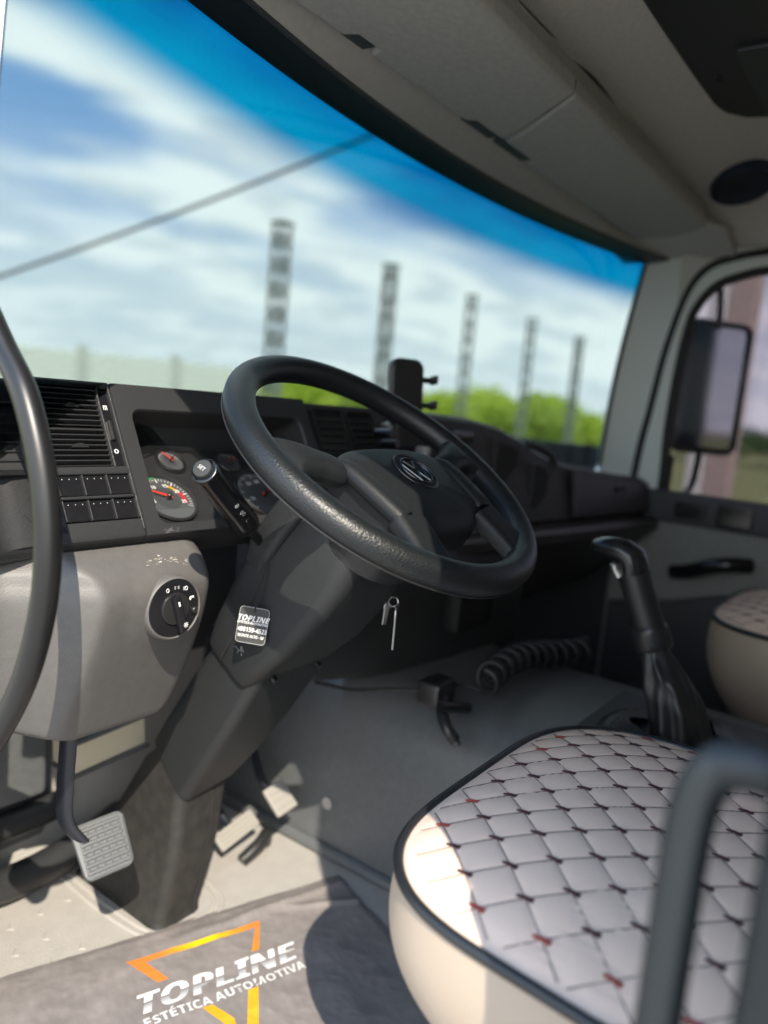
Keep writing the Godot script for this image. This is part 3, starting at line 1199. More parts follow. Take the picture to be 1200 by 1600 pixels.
	g.box(Vector3(.6225, -.0140, -.0036), Vector3(.6285, -.0130, -.0032), .0001, 1)
	part(sl, "airflow_symbol", g, mats.white_print)
	g = G(D)
	g.tube(ring(Vector3(.6255, -.079, -.0034), Vector3.RIGHT, Vector3.UP, .0026, 14), .0008, 5, true)
	part(sl, "closed_symbol", g, mats.white_print)
	# six blank switches between thin fins
	for r in 2:
		for k in 4:
			var xd: float = [.5282, .5634, .5986, .6334][k]
			var yd: float = [-.1405, -.1740][r]
			g = G(D)
			g.box(Vector3(xd - .0008, yd + .001, -.02), Vector3(xd + .0008, yd + .0285, .0004), .0007, 2)
			part(o, "switch_fin", g, mats.dash_black)
	for r in 2:
		for k in 3:
			var x0 := .5290 + .0352 * k
			var y0: float = [-.1395, -.1730][r]
			g = G(D)
			g.box(Vector3(x0, y0, -.02), Vector3(x0 + .0332, y0 + .0270, -.0022), .0016)
			var sw := part(o, "blank_switch", g, mats.gloss_black)
			g = G(D)
			for q in 3:
				g.at(D * Transform3D(Basis(Vector3.RIGHT, PI / 2), Vector3(x0 + .0070 + .0098 * q, y0 + .0225, -.0023))).lathe(V2([.0007, 0, .0007, .0003]), 8)
			part(sw, "marker", g, mats.soft_print)

	# instrument cluster: bezel with a deep hood, dials lying back
	g = G(D)
	g.loft([Geo.rrect(.6380, -.2005, 1.036, .0215, .004, -.08, 6), Geo.rrect(.6380, -.2005, 1.036, .0215, .004, -.004, 6), Geo.rrect(.6395, -.199, 1.0345, .020, .004, -.0005, 6), Geo.rrect(.662, -.1865, 1.010, -.0165, .016, .0, 6), Geo.rrect(.664, -.1845, 1.008, -.0185, .016, -.003, 6)])
	var cl := part(o, "instrument_cluster", g, mats.dash_black, 35)
	g = G(D)
	g.loft([Geo.rrect(.6640, -.1845, 1.008, -.0185, .016, -.0031, 6), Geo.rrect(.676, -.176, .998, -.024, .012, -.10, 6)], true, false, false, false, false)
	part(cl, "hood_lining", g, mats.cavity, 35)
	var low := D * Vector3(0, -.176, -.020)
	var high := D * Vector3(0, -.045, -.082)
	var cu := (high - low).normalized()
	var C := Transform3D(Basis(Vector3.RIGHT, cu, Vector3.RIGHT.cross(cu)), Vector3(0, low.y, low.z))   # x across, y up along the dial plate
	g = G(C)
	g.box(Vector3(.666, -.02, -.006), Vector3(1.006, .150, 0), .001, 1)
	part(cl, "dial_plate", g, mats.satin_black)
	var tach := dial_picture(.74, -118, 118, 30, [[28, 62, Color(.85, .62, .05), .60, .70], [64, 112, Color(.80, .08, .06), .60, .74]])
	var spd := dial_picture(.76, -130, 130, 50, [])
	var small := dial_picture(.66, -70, 70, 10, [[40, 70, Color(.75, .08, .06), .62, .72]])
	gauge(cl, C, Vector2(.714, .040), .043, tach, -62, [["5", -100], ["10", -30], ["15", 20], ["20", 62], ["25", 108]])
	gauge(cl, C, Vector2(.764, .116), .0225, small, -28, [])
	gauge(cl, C, Vector2(.880, .112), .0225, small, 62, [])
	gauge(cl, C, Vector2(.905, .036), .050, spd, 66, [["20", -104], ["60", -30], ["80", 10], ["120", 90]])
	gauge(cl, C, Vector2(.965, .112), .020, small, -20, [])
	g = G(C)
	g.box(Vector3(.790, .012, .0005), Vector3(.842, .034, .003), .001, 1)
	part(cl, "trip_display", g, mats.navy)
	g = G(C)
	g.prism(V2([.700, .0815, .706, .086, .706, .083, .713, .083, .713, .080, .706, .080, .706, .077]), .0025, .0035, .0002, 1)
	var green := mat("green_lens", lin(.03, .42, .12), .4)
	part(cl, "turn_arrow", g, green)
	g = G(D)
	g.loft([V([.668, -.174, -.022, 1.004, -.174, -.022]), V([.668, -.100, -.042, 1.004, -.100, -.042]), V([.668, -.030, -.070, 1.004, -.030, -.070])], false, false, false, false, false)
	part(cl, "lens", g, mats.lens, 60)
	# worn patch of paint below the dials
	g = G(D)
	for k in 26:
		var c := Vector2(rng.randf_range(.665, .69), rng.randf_range(-.199, -.192))
		var s := rng.randf_range(.0004, .0018)
		g.at(D * Transform3D(Basis(Vector3.BACK, rng.randf_range(-.4, .7)), Vector3(c.x, c.y, .0003))).box(Vector3(-s * 2, -s * .3, 0), Vector3(s * 2, s * .3, .00025), .0001, 1)
	part(o, "scuff", g, mats.scuff_grey)

	# middle: two centre vents, radio with knobs
	g = G(D)
	g.box(Vector3(1.038, -.205, -.08), Vector3(1.37, .0215, -.012), .006)
	part(o, "centre_facia", g, mats.dash_black, 40)
	for w in 2:
		var xa := 1.055 + .095 * w
		g = G(D)
		g.loft([Geo.rrect(xa, -.085, xa + .088, .008, .006, -.02), Geo.rrect(xa, -.085, xa + .088, .008, .006, -.004), Geo.rrect(xa + .005, -.080, xa + .083, .003, .004, -.004), Geo.rrect(xa + .005, -.080, xa + .083, .003, .004, -.02)], true, false, false, true)
		var vent := part(o, "air_vent", g, mats.satin_black, 35)
		for k in 6:
			g = G(D)
			g.box(Vector3(xa + .005, -.074 + .014 * k, -.014), Vector3(xa + .083, -.0725 + .014 * k, -.005), .0006, 1)
			part(vent, "slat", g, mats.slat_black)
	g = G(D)
	g.box(Vector3(1.055, -.155, -.02), Vector3(1.24, -.098, -.006), .003)
	var rad := part(o, "radio", g, mats.gloss_black)
	g = G(D)
	g.box(Vector3(1.095, -.125, -.0065), Vector3(1.20, -.106, -.0045), .001, 1)
	part(rad, "radio_display", g, mats.navy)
	for k in 2:
		g = G(D * Transform3D(Basis(Vector3.RIGHT, PI / 2), Vector3(1.073 + .15 * k, -.127, -.006)))
		g.lathe(V2([.012, 0, .012, .012, .010, .014]), 20)
		part(rad, "knob", g, mats.steel)
	for k in 5:
		g = G(D)
		g.box(Vector3(1.098 + .021 * k, -.148, -.008), Vector3(1.114 + .021 * k, -.134, -.003), .0015)
		part(rad, "button", g, mats.satin_black)

	# hooded centre stack and passenger's facia: stations along x of (top y, face z, hood overhang)
	g = G()
	rows = []
	var st := [[1.345, -.016, -.885], [1.40, -.014, -.865], [1.52, -.018, -.845], [1.62, -.030, -.832], [1.72, -.056, -.822], [1.80, -.082, -.815], [1.88, -.104, -.806], [1.97, -.118, -.795], [2.15, -.138, -.765], [2.30, -.152, -.74], [2.41, -.158, -.722]]
	for q in st:
		var y: float = q[1]
		var z: float = q[2]
		rows.append(V([q[0], y - .03, -1.10, q[0], y - .006, -1.0, q[0], y, z - .045, q[0], y - .003, z - .015, q[0], y - .012, z - .002, q[0], y - .03, z, q[0], y - .07, z + .006, q[0], -.262, z + .022, q[0], -.272, z + .012, q[0], -.275, -1.1]))
	g.loft(rows, true, true, true)
	var pf := part(o, "passenger_facia", g, mats.hood_black, 35)
	# glove box lid with its slot
	g = G()
	g.loft([V([1.965, -.135, -.786, 2.395, -.172, -.716, 2.395, -.255, -.700, 1.965, -.255, -.768]), V([1.965, -.135, -.779, 2.395, -.172, -.709, 2.395, -.255, -.693, 1.965, -.255, -.761])], true, true, true)
	part(pf, "glove_lid", g, mats.glove_plum, 20)
	g = G()
	g.box(Vector3(2.185, -.196, -.748), Vector3(2.255, -.180, -.728), .003)
	part(pf, "lid_slot", g, mats.cavity)
	# open pockets in the centre stack, with a hook and a lit surround
	for q in [[1.42, 1.50, -.07, -.045, -.845], [1.42, 1.50, -.15, -.085, -.838]]:
		g = G()
		g.box(Vector3(q[0], q[2], q[4] - .05), Vector3(q[1], q[3], q[4] + .012), .006)
		part(pf, "switch_bank", g, mats.gloss_black)
	g = G()
	g.prism(V2([1.585, -.19, 1.70, -.19, 1.70, -.085, 1.585, -.06]), -.84, -.818, .006)
	part(pf, "storage_pocket", g, mats.cavity)
	g = G()
	g.prism(V2([1.76, -.235, 1.85, -.235, 1.85, -.135, 1.76, -.115]), -.82, -.798, .006)
	part(pf, "storage_pocket", g, mats.cavity)
	g = G()
	g.tube(Geo.spline(V([1.70, -.066, -.80, 1.76, -.083, -.775, 1.80, -.11, -.77, 1.80, -.135, -.785]), 6), .010, 8)
	part(pf, "hook", g, mats.dash_black)
	# lower shelf on the passenger's side
	g = G()
	rows = []
	for q in [[1.38, -.80], [1.60, -.775], [1.85, -.735], [2.10, -.70], [2.41, -.665]]:
		rows.append(V([q[0], -.262, -.95, q[0], -.272, q[1] - .05, q[0], -.277, q[1] - .008, q[0], -.288, q[1], q[0], -.312, q[1] - .004, q[0], -.325, q[1] - .02, q[0], -.50, -.86, q[0], -.52, -.95]))
	g.loft(rows, true, true, true)
	part(o, "lower_shelf", g, mats.glove_plum, 35)
	# dark panels under the wheel and below the centre
	g = G()
	rows = []
	for q in [[.90, -.485, -.855], [1.05, -.515, -.855], [1.20, -.545, -.85], [1.45, -.56, -.82], [1.75, -.575, -.82]]:
		rows.append(V([q[0], -.222, -.852, q[0], -.30, -.80, q[0], -.38, -.79, q[0], q[1] + .02, q[2] + .025, q[0], q[1], q[2], q[0], q[1], -.93, q[0], -.222, -.93]))
	g.loft(rows, true, true, true)
	part(o, "lower_panel", g, mats.dash_black, 50)
	g = G()
	g.box(Vector3(1.36, -.47, -.80), Vector3(1.52, -.33, -.745), .02)
	part(o, "ash_drawer", g, mats.dash_pebble, 40)

	# grey knee panel with the lamp switch
	g = G()
	rows = []
	var nx := 70
	var ny := 44
	for j in ny + 1:
		var t := float(j) / ny
		var y := -.2115 - .272 * t
		var xr: float
		if t < .14:
			xr = .714 + .032 * sqrt(1.0 - pow(1.0 - t / .14, 2.0))
		elif t < .86:
			xr = .746 + .004 * sin(PI * (t - .14) / .72)
		else:
			xr = .746 - .038 * (1.0 - sqrt(1.0 - pow((t - .86) / .14, 2.0)))
		var row := PackedVector3Array()
		var lx := .425
		for i in nx + 1:
			var s := float(i) / nx
			var x := lerpf(lx, xr, s)
			var yy := y + .035 * clampf((.56 - x) / .10, 0, 1) * t * t
			yy -= .012 * clampf((x - .56) / .15, 0, 1) * t * t
			var z := knee_z(x, t)
			var er := clampf(1.0 - (xr - x) / .030, 0, 1)
			z -= .035 * (1.0 - sqrt(maxf(0, 1.0 - er * er)))
			var et := clampf(1.0 - t / .06, 0, 1)
			z -= .018 * (1.0 - sqrt(maxf(0, 1.0 - et * et)))
			var eb := clampf((t - .955) / .045, 0, 1)
			z -= .02 * (1.0 - sqrt(maxf(0, 1.0 - eb * eb)))
			# swelling round the lamp switch
			z += .003 * smoothstep(.075, .040, Vector2(x - .653, yy + .295).length())
			row.append(Vector3(x, yy, z))
		# turned-in edge
		var e := row[nx]
		row.append(e + Vector3(-.004, 0, -.03))
		row.append(e + Vector3(-.03, 0, -.10))
		rows.append(row)
	var last := PackedVector3Array()
	for p in rows[ny]: last.append(p + Vector3(0, -.002, -.012))
	rows.append(last)
	last = PackedVector3Array()
	for p in rows[ny]: last.append(p + Vector3(0, .012, -.10))
	rows.append(last)
	g.loft(rows, false, false, false, false, false)
	var kn := part(o, "knee_panel", g, mats.trim_grey, 50)
	# lamp switch
	var sc := Vector3(.653, -.2950, -.7895)
	var S := Transform3D(Basis(Vector3.UP, -.06) * Basis(Vector3.RIGHT, PI / 2 - .03), sc)      # y of the lathe points to the driver
	g = G(S)
	g.lathe(V2([.0445, -.008, .0435, .002, .0420, .0050, .0405, .0060, .0390, .0045, .0385, -.003]), 44, false, false)
	part(kn, "switch_collar", g, mats.trim_grey, 60)
	g = G(S)
	g.lathe(V2([.0386, -.002, .0386, .0042, .0374, .0052, .0, .0056]), 40, true, false)
	part(kn, "lamp_switch", g, mats.gloss_black)
	g = G(S)
	g.lathe(V2([.0215, .005, .0212, .0085, .020, .0095, .0, .0098]), 36, true, false)
	part(kn, "switch_dial", g, mats.satin_black)
	var SF := S * Transform3D(Basis(Vector3.RIGHT, -PI / 2), Vector3.ZERO)   # x right, y up, z out
	g = G(SF * Transform3D(Basis(Vector3.BACK, .30), Vector3.ZERO))
	g.prism(V2([-.0066, -.031, .0066, -.031, .006, .015, .0038, .0205, -.0038, .0205, -.006, .015]), .008, .019, .003)
	part(kn, "switch_lever", g, mats.gloss_black)
	g = G(SF * Transform3D(Basis(Vector3.BACK, .30), Vector3.ZERO))
	g.box(Vector3(-.0014, .006, .0188), Vector3(.0014, .0125, .0194), .0002, 1)
	part(kn, "lever_mark", g, mats.white_print)
	g = G(SF * Transform3D(Basis(Vector3.RIGHT, PI / 2), Vector3(.0305, -.006, .005)))
	g.lathe(V2([.0045, 0, .0045, .004, .0036, .005]), 16)
	part(kn, "dimmer", g, mats.satin_black)
	g = G()
	var sym := func(x: float, y: float) -> Transform3D: return SF * Transform3D(Basis(), Vector3(x, y, .0056))
	g.at(sym.call(-.012, .0255)).tube(ring(Vector3.ZERO, Vector3.RIGHT * .75, Vector3.UP, .0026, 14), .0005, 4, true)
	for k in 3:
		g.at(sym.call(.0015, .028)).box(Vector3(-.0036, -.0018 + .0016 * k, 0), Vector3(-.0010, -.0013 + .0016 * k, .0003), .0001, 1)
		g.at(sym.call(.0055, .028)).box(Vector3(-.0022, -.0018 + .0016 * k, 0), Vector3(.0004, -.0013 + .0016 * k, .0003), .0001, 1)
	for k in 4:
		g.at(sym.call(.016, .0255)).box(Vector3(-.0040, -.0022 + .0014 * k, 0), Vector3(-.0014, -.0017 + .0014 * k, .0003), .0001, 1)
	g.at(sym.call(.016, .0255)).tube(ring(Vector3(.0010, 0, 0), Vector3.RIGHT * .8, Vector3.UP, .0026, 12), .0005, 4, true)
	g.at(sym.call(.0265, .0105)).tube(ring(Vector3.ZERO, Vector3.RIGHT, Vector3.UP * .8, .0034, 12).slice(0, 9), .0006, 4)
	g.at(sym.call(.0265, .0105)).tube(V([-.003, -.002, 0, .003, .003, 0]), .0005, 4)
	g.at(SF * Transform3D(Basis(), Vector3(.0085, -.0205, .0195))).tube(ring(Vector3.ZERO, Vector3.RIGHT, Vector3.UP, .0016, 10), .0005, 4, true)
	for k in 8:
		var a := TAU * k / 8
		g.tube(PackedVector3Array([Vector3(cos(a), sin(a), 0) * .0026, Vector3(cos(a), sin(a), 0) * .0038]), .0004, 4)
	part(kn, "switch_symbols", g, mats.white_print)
	# chipped paint above the switch and scratches lower down
	g = G()
	for k in 120:
		var px := rng.randfn(.662, .014)
		var s := rng.randf_range(.0004, .0014)
		if k < 4:
			px = .640 + .006 * k
			s = [.0030, .0046, .0036, .0022][k]
		var py := rng.randfn(-.2375, .0022) - (px - .662) * .10 - (.004 if k > 70 else 0.0)
		var nn := 6
		var poly := PackedVector2Array()
		for q in nn:
			var a := TAU * q / nn
			var rr := s * rng.randf_range(.35, 1.2)
			poly.append(Vector2(cos(a) * rr * (1.3 if k < 4 else 3.2), sin(a) * rr * .6))
		var b := g.v.size()
		var zz := knee_z(px, (-.2115 - py) / .272) + .0007 - .018 * (1.0 - sqrt(1.0 - pow(clampf(1.0 - (-.2115 - py) / .272 / .06, 0, 1), 2.0)))
		g.pt(Vector3(px, py, zz))
		for q in poly: g.pt(Vector3(px + q.x, py + q.y, zz))
		for q in nn: g.tri(b, b + 1 + (q + 1) % nn, b + 1 + q)
	part(kn, "chipped_paint", g, mats.chip_white)


# ---------------------------------------------------------------- steering
const HUB := Vector3(.861, -.085, -.608)
const TILT := 57.41


# x across, y up in the wheel's plane, z along the column towards the driver
func wheel_tr() -> Transform3D:
	var a := deg_to_rad(TILT)
	return Transform3D(Basis(Vector3.RIGHT, Vector3(0, cos(a), -sin(a)), Vector3(0, sin(a), cos(a))), HUB)


# the rows of a bar of rounded-rectangle section running through stations [centre, width, height], for spokes
func strap(W: Transform3D, st: Array, across: Vector3, r := .4) -> Geo:
	var rows := []
	var n := st.size()
	for i in n:
		var c: Vector3 = st[i][0]
		var d: Vector3 = (st[mini(i + 1, n - 1)][0] - st[maxi(i - 1, 0)][0]).normalized()
		var a := (across - d * across.dot(d)).normalized()
		var b := d.cross(a)
		var row := PackedVector3Array()
		var w: float = st[i][1] * .5
		var h: float = st[i][2] * .5
		for q in Geo.rrect(-w, -h, w, h, minf(w, h) * 2 * r, 0, 4):
			row.append(c + a * q.x + b * q.y)
		rows.append(row)
	return G(W).loft(rows, true, true, true)


func dense(st: Array, n := 5) -> Array:
	var c := PackedVector3Array()
	var wh := PackedVector3Array()
	for q in st:
		c.append(q[0])
		wh.append(Vector3(q[1], q[2], 0))
	c = Geo.spline(c, n)
	wh = Geo.spline(wh, n)
	var o := []
	for i in c.size():
		o.append([c[i], wh[i].x, wh[i].y])
	return o


func build_steering() -> void:
	var W := wheel_tr()
	var o := thing("steering_wheel", "large black truck steering wheel with a round emblem on its hub", "steering wheel", HUB)
	# rim: a little wider across its face than deep
	var g := G(W)
	g.tube(ring(Vector3.ZERO, Vector3.RIGHT, Vector3.UP, .2225, 128), .0205, 24, true, .96, Vector3(0, 0, 1))
	var rim := part(o, "rim", g, mats.wheel_black, 60)
	g = G(W)
	g.tube(ring(Vector3(0, 0, -.0128), Vector3.RIGHT, Vector3.UP, .2400, 128), .0011, 6, true)
	part(rim, "mould_line", g, mats.satin_black, 60)
	# upper spokes, thick and round where they leave the rim
	for s in [-1, 1]:
		var sp := strap(W, dense([[Vector3(s * .216, .006, -.002), .100, .020], [Vector3(s * .204, .008, -.001), .086, .028], [Vector3(s * .185, .006, .002), .060, .036], [Vector3(s * .158, -.002, .003), .045, .034], [Vector3(s * .135, -.010, .001), .044, .033], [Vector3(s * .122, -.014, -.001), .040, .028], [Vector3(s * .116, -.016, -.002), .026, .016]]), Vector3.UP, .5)
		part(o, "upper_spoke", sp, mats.hub_black, 60)
	# lower spokes, flat straps that carry on the bands down both sides of the pad
	for s in [-1, 1]:
		var sp := strap(W, dense([[Vector3(s * .110, -.196, -.003), .078, .022], [Vector3(s * .107, -.185, -.002), .068, .025], [Vector3(s * .103, -.172, .000), .060, .026], [Vector3(s * .097, -.145, .003), .056, .028], [Vector3(s * .092, -.116, .005), .058, .030]]), Vector3.RIGHT, .42)
		part(o, "lower_spoke", sp, mats.hub_black, 60)
	# pad over the hub: crowned, falling away in a broad rounded edge
	g = G(W)
	var outline := V2([-.104, -.114, -.113, -.060, -.116, -.014, -.106, .010, -.070, .026, 0, .031, .070, .026, .106, .010, .116, -.014, .113, -.060, .104, -.114, .070, -.127, .045, -.140, 0, -.142, -.045, -.140, -.070, -.127])
	var loop := PackedVector3Array()
	for q in outline: loop.append(Vector3(q.x, q.y, 0))
	loop = Geo.spline(loop, 4, true)
	var base := PackedVector2Array()
	for q in loop: base.append(Vector2(q.x, q.y))
	var rows := []
	for q in [[0.0, -.030], [0.0, -.006], [.0012, .001], [.004, .006], [.009, .0105], [.016, .0145], [.026, .0175]]:
		var row := PackedVector3Array()
		for k in Geo.inset(base, q[0]):
			row.append(Vector3(k.x, k.y, q[1]))
		rows.append(row)
	var last: PackedVector3Array = rows[rows.size() - 1]
	for f in [.75, .5, .25, .08]:
		var row := PackedVector3Array()
		for k in last:
			var c := Vector3(0, -.052, .0235)
			row.append(Vector3(lerpf(c.x, k.x, f), lerpf(c.y, k.y, f), lerpf(c.z, k.z, f * f)))
		rows.append(row)
	g.loft(rows, true, true, true)
	var pad := part(o, "hub_pad", g, mats.hub_black, 60)
	# side flutes that catch the light along both edges of the pad
	for s in [-1, 1]:
		var fl := strap(W, dense([[Vector3(s * .113, .000, .004), .020, .014], [Vector3(s * .112, -.018, .0085), .030, .022], [Vector3(s * .108, -.060, .0105), .034, .024], [Vector3(s * .101, -.104, .0105), .036, .024], [Vector3(s * .0995, -.1125, .0100), .034, .020]]), Vector3.RIGHT, .48)
		part(o, "pad_flute", fl, mats.hub_black, 60)
	# emblem in a round dish
	var E := W * Transform3D(Basis(), Vector3(.0, -.040, .0225))
	g = G(E)
	g.tube(ring(Vector3.ZERO, Vector3.RIGHT, Vector3.UP, .0345, 44), .0016, 8, true)
	part(pad, "emblem_rim", g, mats.dark_steel, 60)
	g = G(E * Transform3D(Basis(Vector3.RIGHT, PI / 2), Vector3.ZERO))
	g.lathe(V2([.034, -.003, .034, .0004, .026, .0008, .0, .0012]), 36, true, false)
	part(pad, "emblem_dish", g, mats.gloss_black)
	g = G(E)
	g.tube(ring(Vector3(0, 0, .0014), Vector3.RIGHT, Vector3.UP, .0250, 40), .0012, 8, true)
	for q in [[-.0095, .0165, -.0003, .0030], [.0095, .0165, .0003, .0030], [-.0178, .0105, -.0082, -.0185], [.0178, .0105, .0082, -.0185], [-.0082, -.0185, 0, -.0020], [.0082, -.0185, 0, -.0020]]:
		g.tube(V([q[0] * 1.16, q[1] * 1.16, .0016, q[2] * 1.16, q[3] * 1.16, .0016]), .0016, 6)
	part(pad, "emblem", g, mats.emblem)
	# back of the hub
	g = G(W * Transform3D(Basis(Vector3.RIGHT, PI / 2), Vector3(0, -.045, 0)))
	g.lathe(V2([.070, -.118, .074, -.075, .088, -.040, .090, -.024, .080, -.016]), 40)
	part(o, "hub_back", g, mats.satin_black, 50)

	# column: shroud, lower cover, rubber boot. Local x across, y to the front, z up the column
	var c := thing("steering_column", "dark grey steering column with split shroud and rubber floor boot", "steering column", Vector3(.86, FLOOR, -1.05))
	var section := func(x0: float, x1: float, u0: float, u1: float, t: float, r: float) -> PackedVector3Array: return Geo.rrect(x0, u0, x1, u1, r, -t, 5)
	g = G(W)
	g.loft([section.call(-.066, .085, -.075, .060, .105, .03), section.call(-.070, .090, -.082, .064, .118, .03), section.call(-.072, .098, -.085, .075, .16, .026), section.call(-.073, .110, -.082, .082, .22, .024), section.call(-.071, .118, -.070, .080, .30, .022), section.call(-.068, .118, -.052, .074, .36, .020), section.call(-.062, .112, -.040, .068, .405, .018), section.call(-.056, .105, -.034, .062, .415, .018)], true, true, true)
	var sh := part(c, "shroud", g, mats.column_grey, 45)
	for i in 1:
		# join line between the halves of the shroud
		g = G(W)
		g.tube(V([-.0728, .050, -.165, -.0738, .044, -.19, -.0734, .030, -.235, -.0716, .022, -.31, -.0680, .020, -.40]), .0012, 5)
		part(sh, "split_line", g, mats.cavity)
	g = G(W)
	g.loft([Geo.rrect(-.084, .026, -.060, .072, .010, -.115, 4), Geo.rrect(-.086, .030, -.060, .076, .011, -.150, 4), Geo.rrect(-.084, .034, -.060, .080, .011, -.20, 4), Geo.rrect(-.074, .040, -.060, .076, .008, -.235, 4)], true, true, true)
	part(sh, "stalk_boss", g, mats.column_grey, 45)
	g = G(W)
	for k in 7:
		var a0 := Vector3(-.0722, -.006 + rng.randf_range(-.006, .006), -.352 + rng.randf_range(-.006, .006))
		var d0 := Vector3(-.0003, rng.randf_range(-.011, .011), rng.randf_range(-.012, .012))
		g.tube(PackedVector3Array([a0, a0 + d0 * .5 + Vector3(-.0004, 0, 0), a0 + d0]), .00030, 4)
	var sc := part(sh, "scratches", g, mats.soft_print)
	tag(sc, "", "", "", "stuff")
	for q in [[-.02, -.0405, .385], [.075, -.045, .378]]:
		g = G(W * Transform3D(Basis(), Vector3(q[0], q[1] - .012, -q[2])))
		g.tube(V([0, -.004, 0, 0, .004, 0]), .006, 12)
		part(sh, "screw", g, mats.dark_steel)
	g = G(W)
	g.loft([section.call(-.046, .118, -.044, .060, .36, .016), section.call(-.050, .116, -.050, .062, .42, .018), section.call(-.051, .108, -.054, .064, .50, .018), section.call(-.050, .090, -.055, .065, .60, .018), section.call(-.049, .066, -.055, .065, .695, .018), section.call(-.044, .060, -.050, .060, .700, .018)], true, true, true)
	var lc := g
	# bottom edge cut to a shallow point at the rear
	for i in lc.v.size():
		var l := W.affine_inverse() * lc.v[i]
		if l.z < -.66:
			l.z += .035 * clampf((l.y + .05) / .11, 0, 1) + .022 * absf(l.x + .02) / .05 * clampf(1 - (l.y + .05) / .03, 0, 1)
			lc.v[i] = W * l
	part(c, "lower_cover", lc, mats.column_grey, 45)
	# boot: widens to the floor, with a moulded seam
	g = G()
	rows = []
	for q in [[-.58, .822, .925, -.975, -.900], [-.62, .820, .928, -1.015, -.922], [-.655, .818, .928, -1.052, -.938], [-.70, .812, .926, -1.075, -.938], [-.78, .806, .915, -1.12, -.936], [-.86, .798, .900, -1.16, -.942], [-.915, .792, .890, -1.19, -.948], [-.9295, .788, .888, -1.20, -.946], [-.9315, .786, .889, -1.20, -.944]]:
		var row := PackedVector3Array()
		for k in Geo.rrect(q[1], q[3], q[2], q[4], .020, 0, 5):
			row.append(Vector3(k.x, q[0], k.y))
		rows.append(row)
	g.loft(rows, true, false, false)
	var bt := part(c, "floor_boot", g, mats.boot_rubber, 50)
	g = G()
	g.tube(Geo.spline(V([.890, -.675, -.9410, .884, -.76, -.9352, .872, -.86, -.9405, .864, -.929, -.9445]), 5), .0018, 6)
	part(bt, "boot_seam", g, mats.rubber)
	# stalk at the left of the column
	var tip := Vector3(.6135, -.0985, -.700)
	var root := Vector3(.795, -.222, -.768)
	var s := thing("column_stalk", "black column stalk with a round end button and white symbols", "control stalk", root)
	var dz := (tip - root).normalized()
	var toward := (Vector3.ZERO - tip).normalized()
	var bz := (toward - dz * toward.dot(dz)).normalized()
	var S := Transform3D(Basis(dz.cross(bz) * -1.0, dz, bz), root)       # y along the stalk, z to the viewer
	if S.basis.determinant() < 0: S.basis.x = -S.basis.x
	var L := (tip - root).length()
	g = G(S)
	g.lathe(V2([.0068, -.03, .0072, .020, .0070, .048, .0078, .054, .0130, .066, .0175, .073, .0190, .081, .0192, .092, .0170, L - .010, .0165, L - .004, .0152, L - .0012, .0132, L - .0008, .0122, L - .004]), 32)
	part(s, "lever", g, mats.stalk_black, 35)
	g = G(S)
	g.tube(ring(Vector3(0, L - .0028, 0), Vector3.RIGHT, Vector3.BACK, .0147, 32), .0017, 8, true)
	part(s, "button_ring", g, mats.dark_steel)
	g = G(S)
	g.lathe(V2([.0119, L - .006, .0119, L + .0025, .0110, L + .004, .0, L + .0048]), 28)
	part(s, "end_button", g, mats.button_grey)
	var lab := S * Transform3D(Basis(Vector3.RIGHT, -PI / 2), Vector3(0, L + .0049, 0))
	g = G(lab * Transform3D(Basis(Vector3.BACK, -1.35), Vector3.ZERO))
	g.text("SET", .0068, .0003)
	part(s, "button_lettering", g, mats.soft_print)
	g = G()
	for q in [[L - .078, 0], [L - .100, 1], [L - .122, 2]]:
		var f := S * Transform3D(Basis(Vector3.UP, .28), Vector3.ZERO) * Transform3D(Basis(Vector3.BACK, 1.75), Vector3(0, q[0], .0183))
		g.at(f)
		if q[1] == 0:
			g.tube(ring(Vector3.ZERO, Vector3.RIGHT, Vector3.UP, .0030, 14).slice(0, 11), .0005, 4)
			g.tube(V([0, -.003, 0, .002, .002, 0]), .0005, 4)
			g.tube(V([-.0022, .001, 0, .0022, .001, 0]), .0004, 4)
		elif q[1] == 1:
			for k in [-1, 1]:
				var ar := PackedVector3Array()
				for p in [[.0010, .0014], [.0030, .0014], [.0030, .003], [.0058, 0], [.0030, -.003], [.0030, -.0014], [.0010, -.0014]]:
					ar.append(Vector3(k * p[0], p[1], 0))
				g.tube(ar, .0004, 4, true)
		else:
			g.tube(ring(Vector3(.003, 0, 0), Vector3.RIGHT * .8, Vector3.UP, .0026, 12), .0005, 4, true)
			for k in 3: g.tube(V([-.0042, -.002 + .002 * k, 0, -.0008, -.002 + .002 * k, 0]), .0004, 4)
	part(s, "stalk_symbols", g, mats.white_print)
	g = G(S)
	g.box(Vector3(-.0132, L - .115, .0108), Vector3(-.0114, L - .030, .0122), .0005, 1)
	part(s, "lever_groove", g, mats.satin_black)

	# card tag on its elastic string
	var top := Vector3(.782, -.238, -.756)
	var t := thing("hang_tag", "small grey card tag with white lettering hanging from the stalk", "tag", Vector3(.776, -.36, -.765))
	var n := Vector3(-.80, .06, .60).normalized()
	var ax := Vector3.UP.cross(n).normalized()
	var T := Transform3D(Basis(ax, n.cross(ax), n), Vector3(.772, -.334, -.757)) * Transform3D(Basis(Vector3.BACK, -.09), Vector3.ZERO)
	g = G(T)
	var card := PackedVector2Array()
	for q in Geo.rrect(-.0215, -.0265, .0215, .0265, .005, 0, 4): card.append(Vector2(q.x, q.y))
	g.prism(card, -.0004, .0004, .0002, 1)
	var cd := part(t, "card", g, mats.card_back)
	g = G(T)
	var edge := PackedVector3Array()
	for q in Geo.rrect(-.0212, -.0262, .0212, .0262, .005, .0003, 4): edge.append(q)
	g.tube(edge, .0004, 5, true)
	part(cd, "card_edge", g, mats.soft_print)
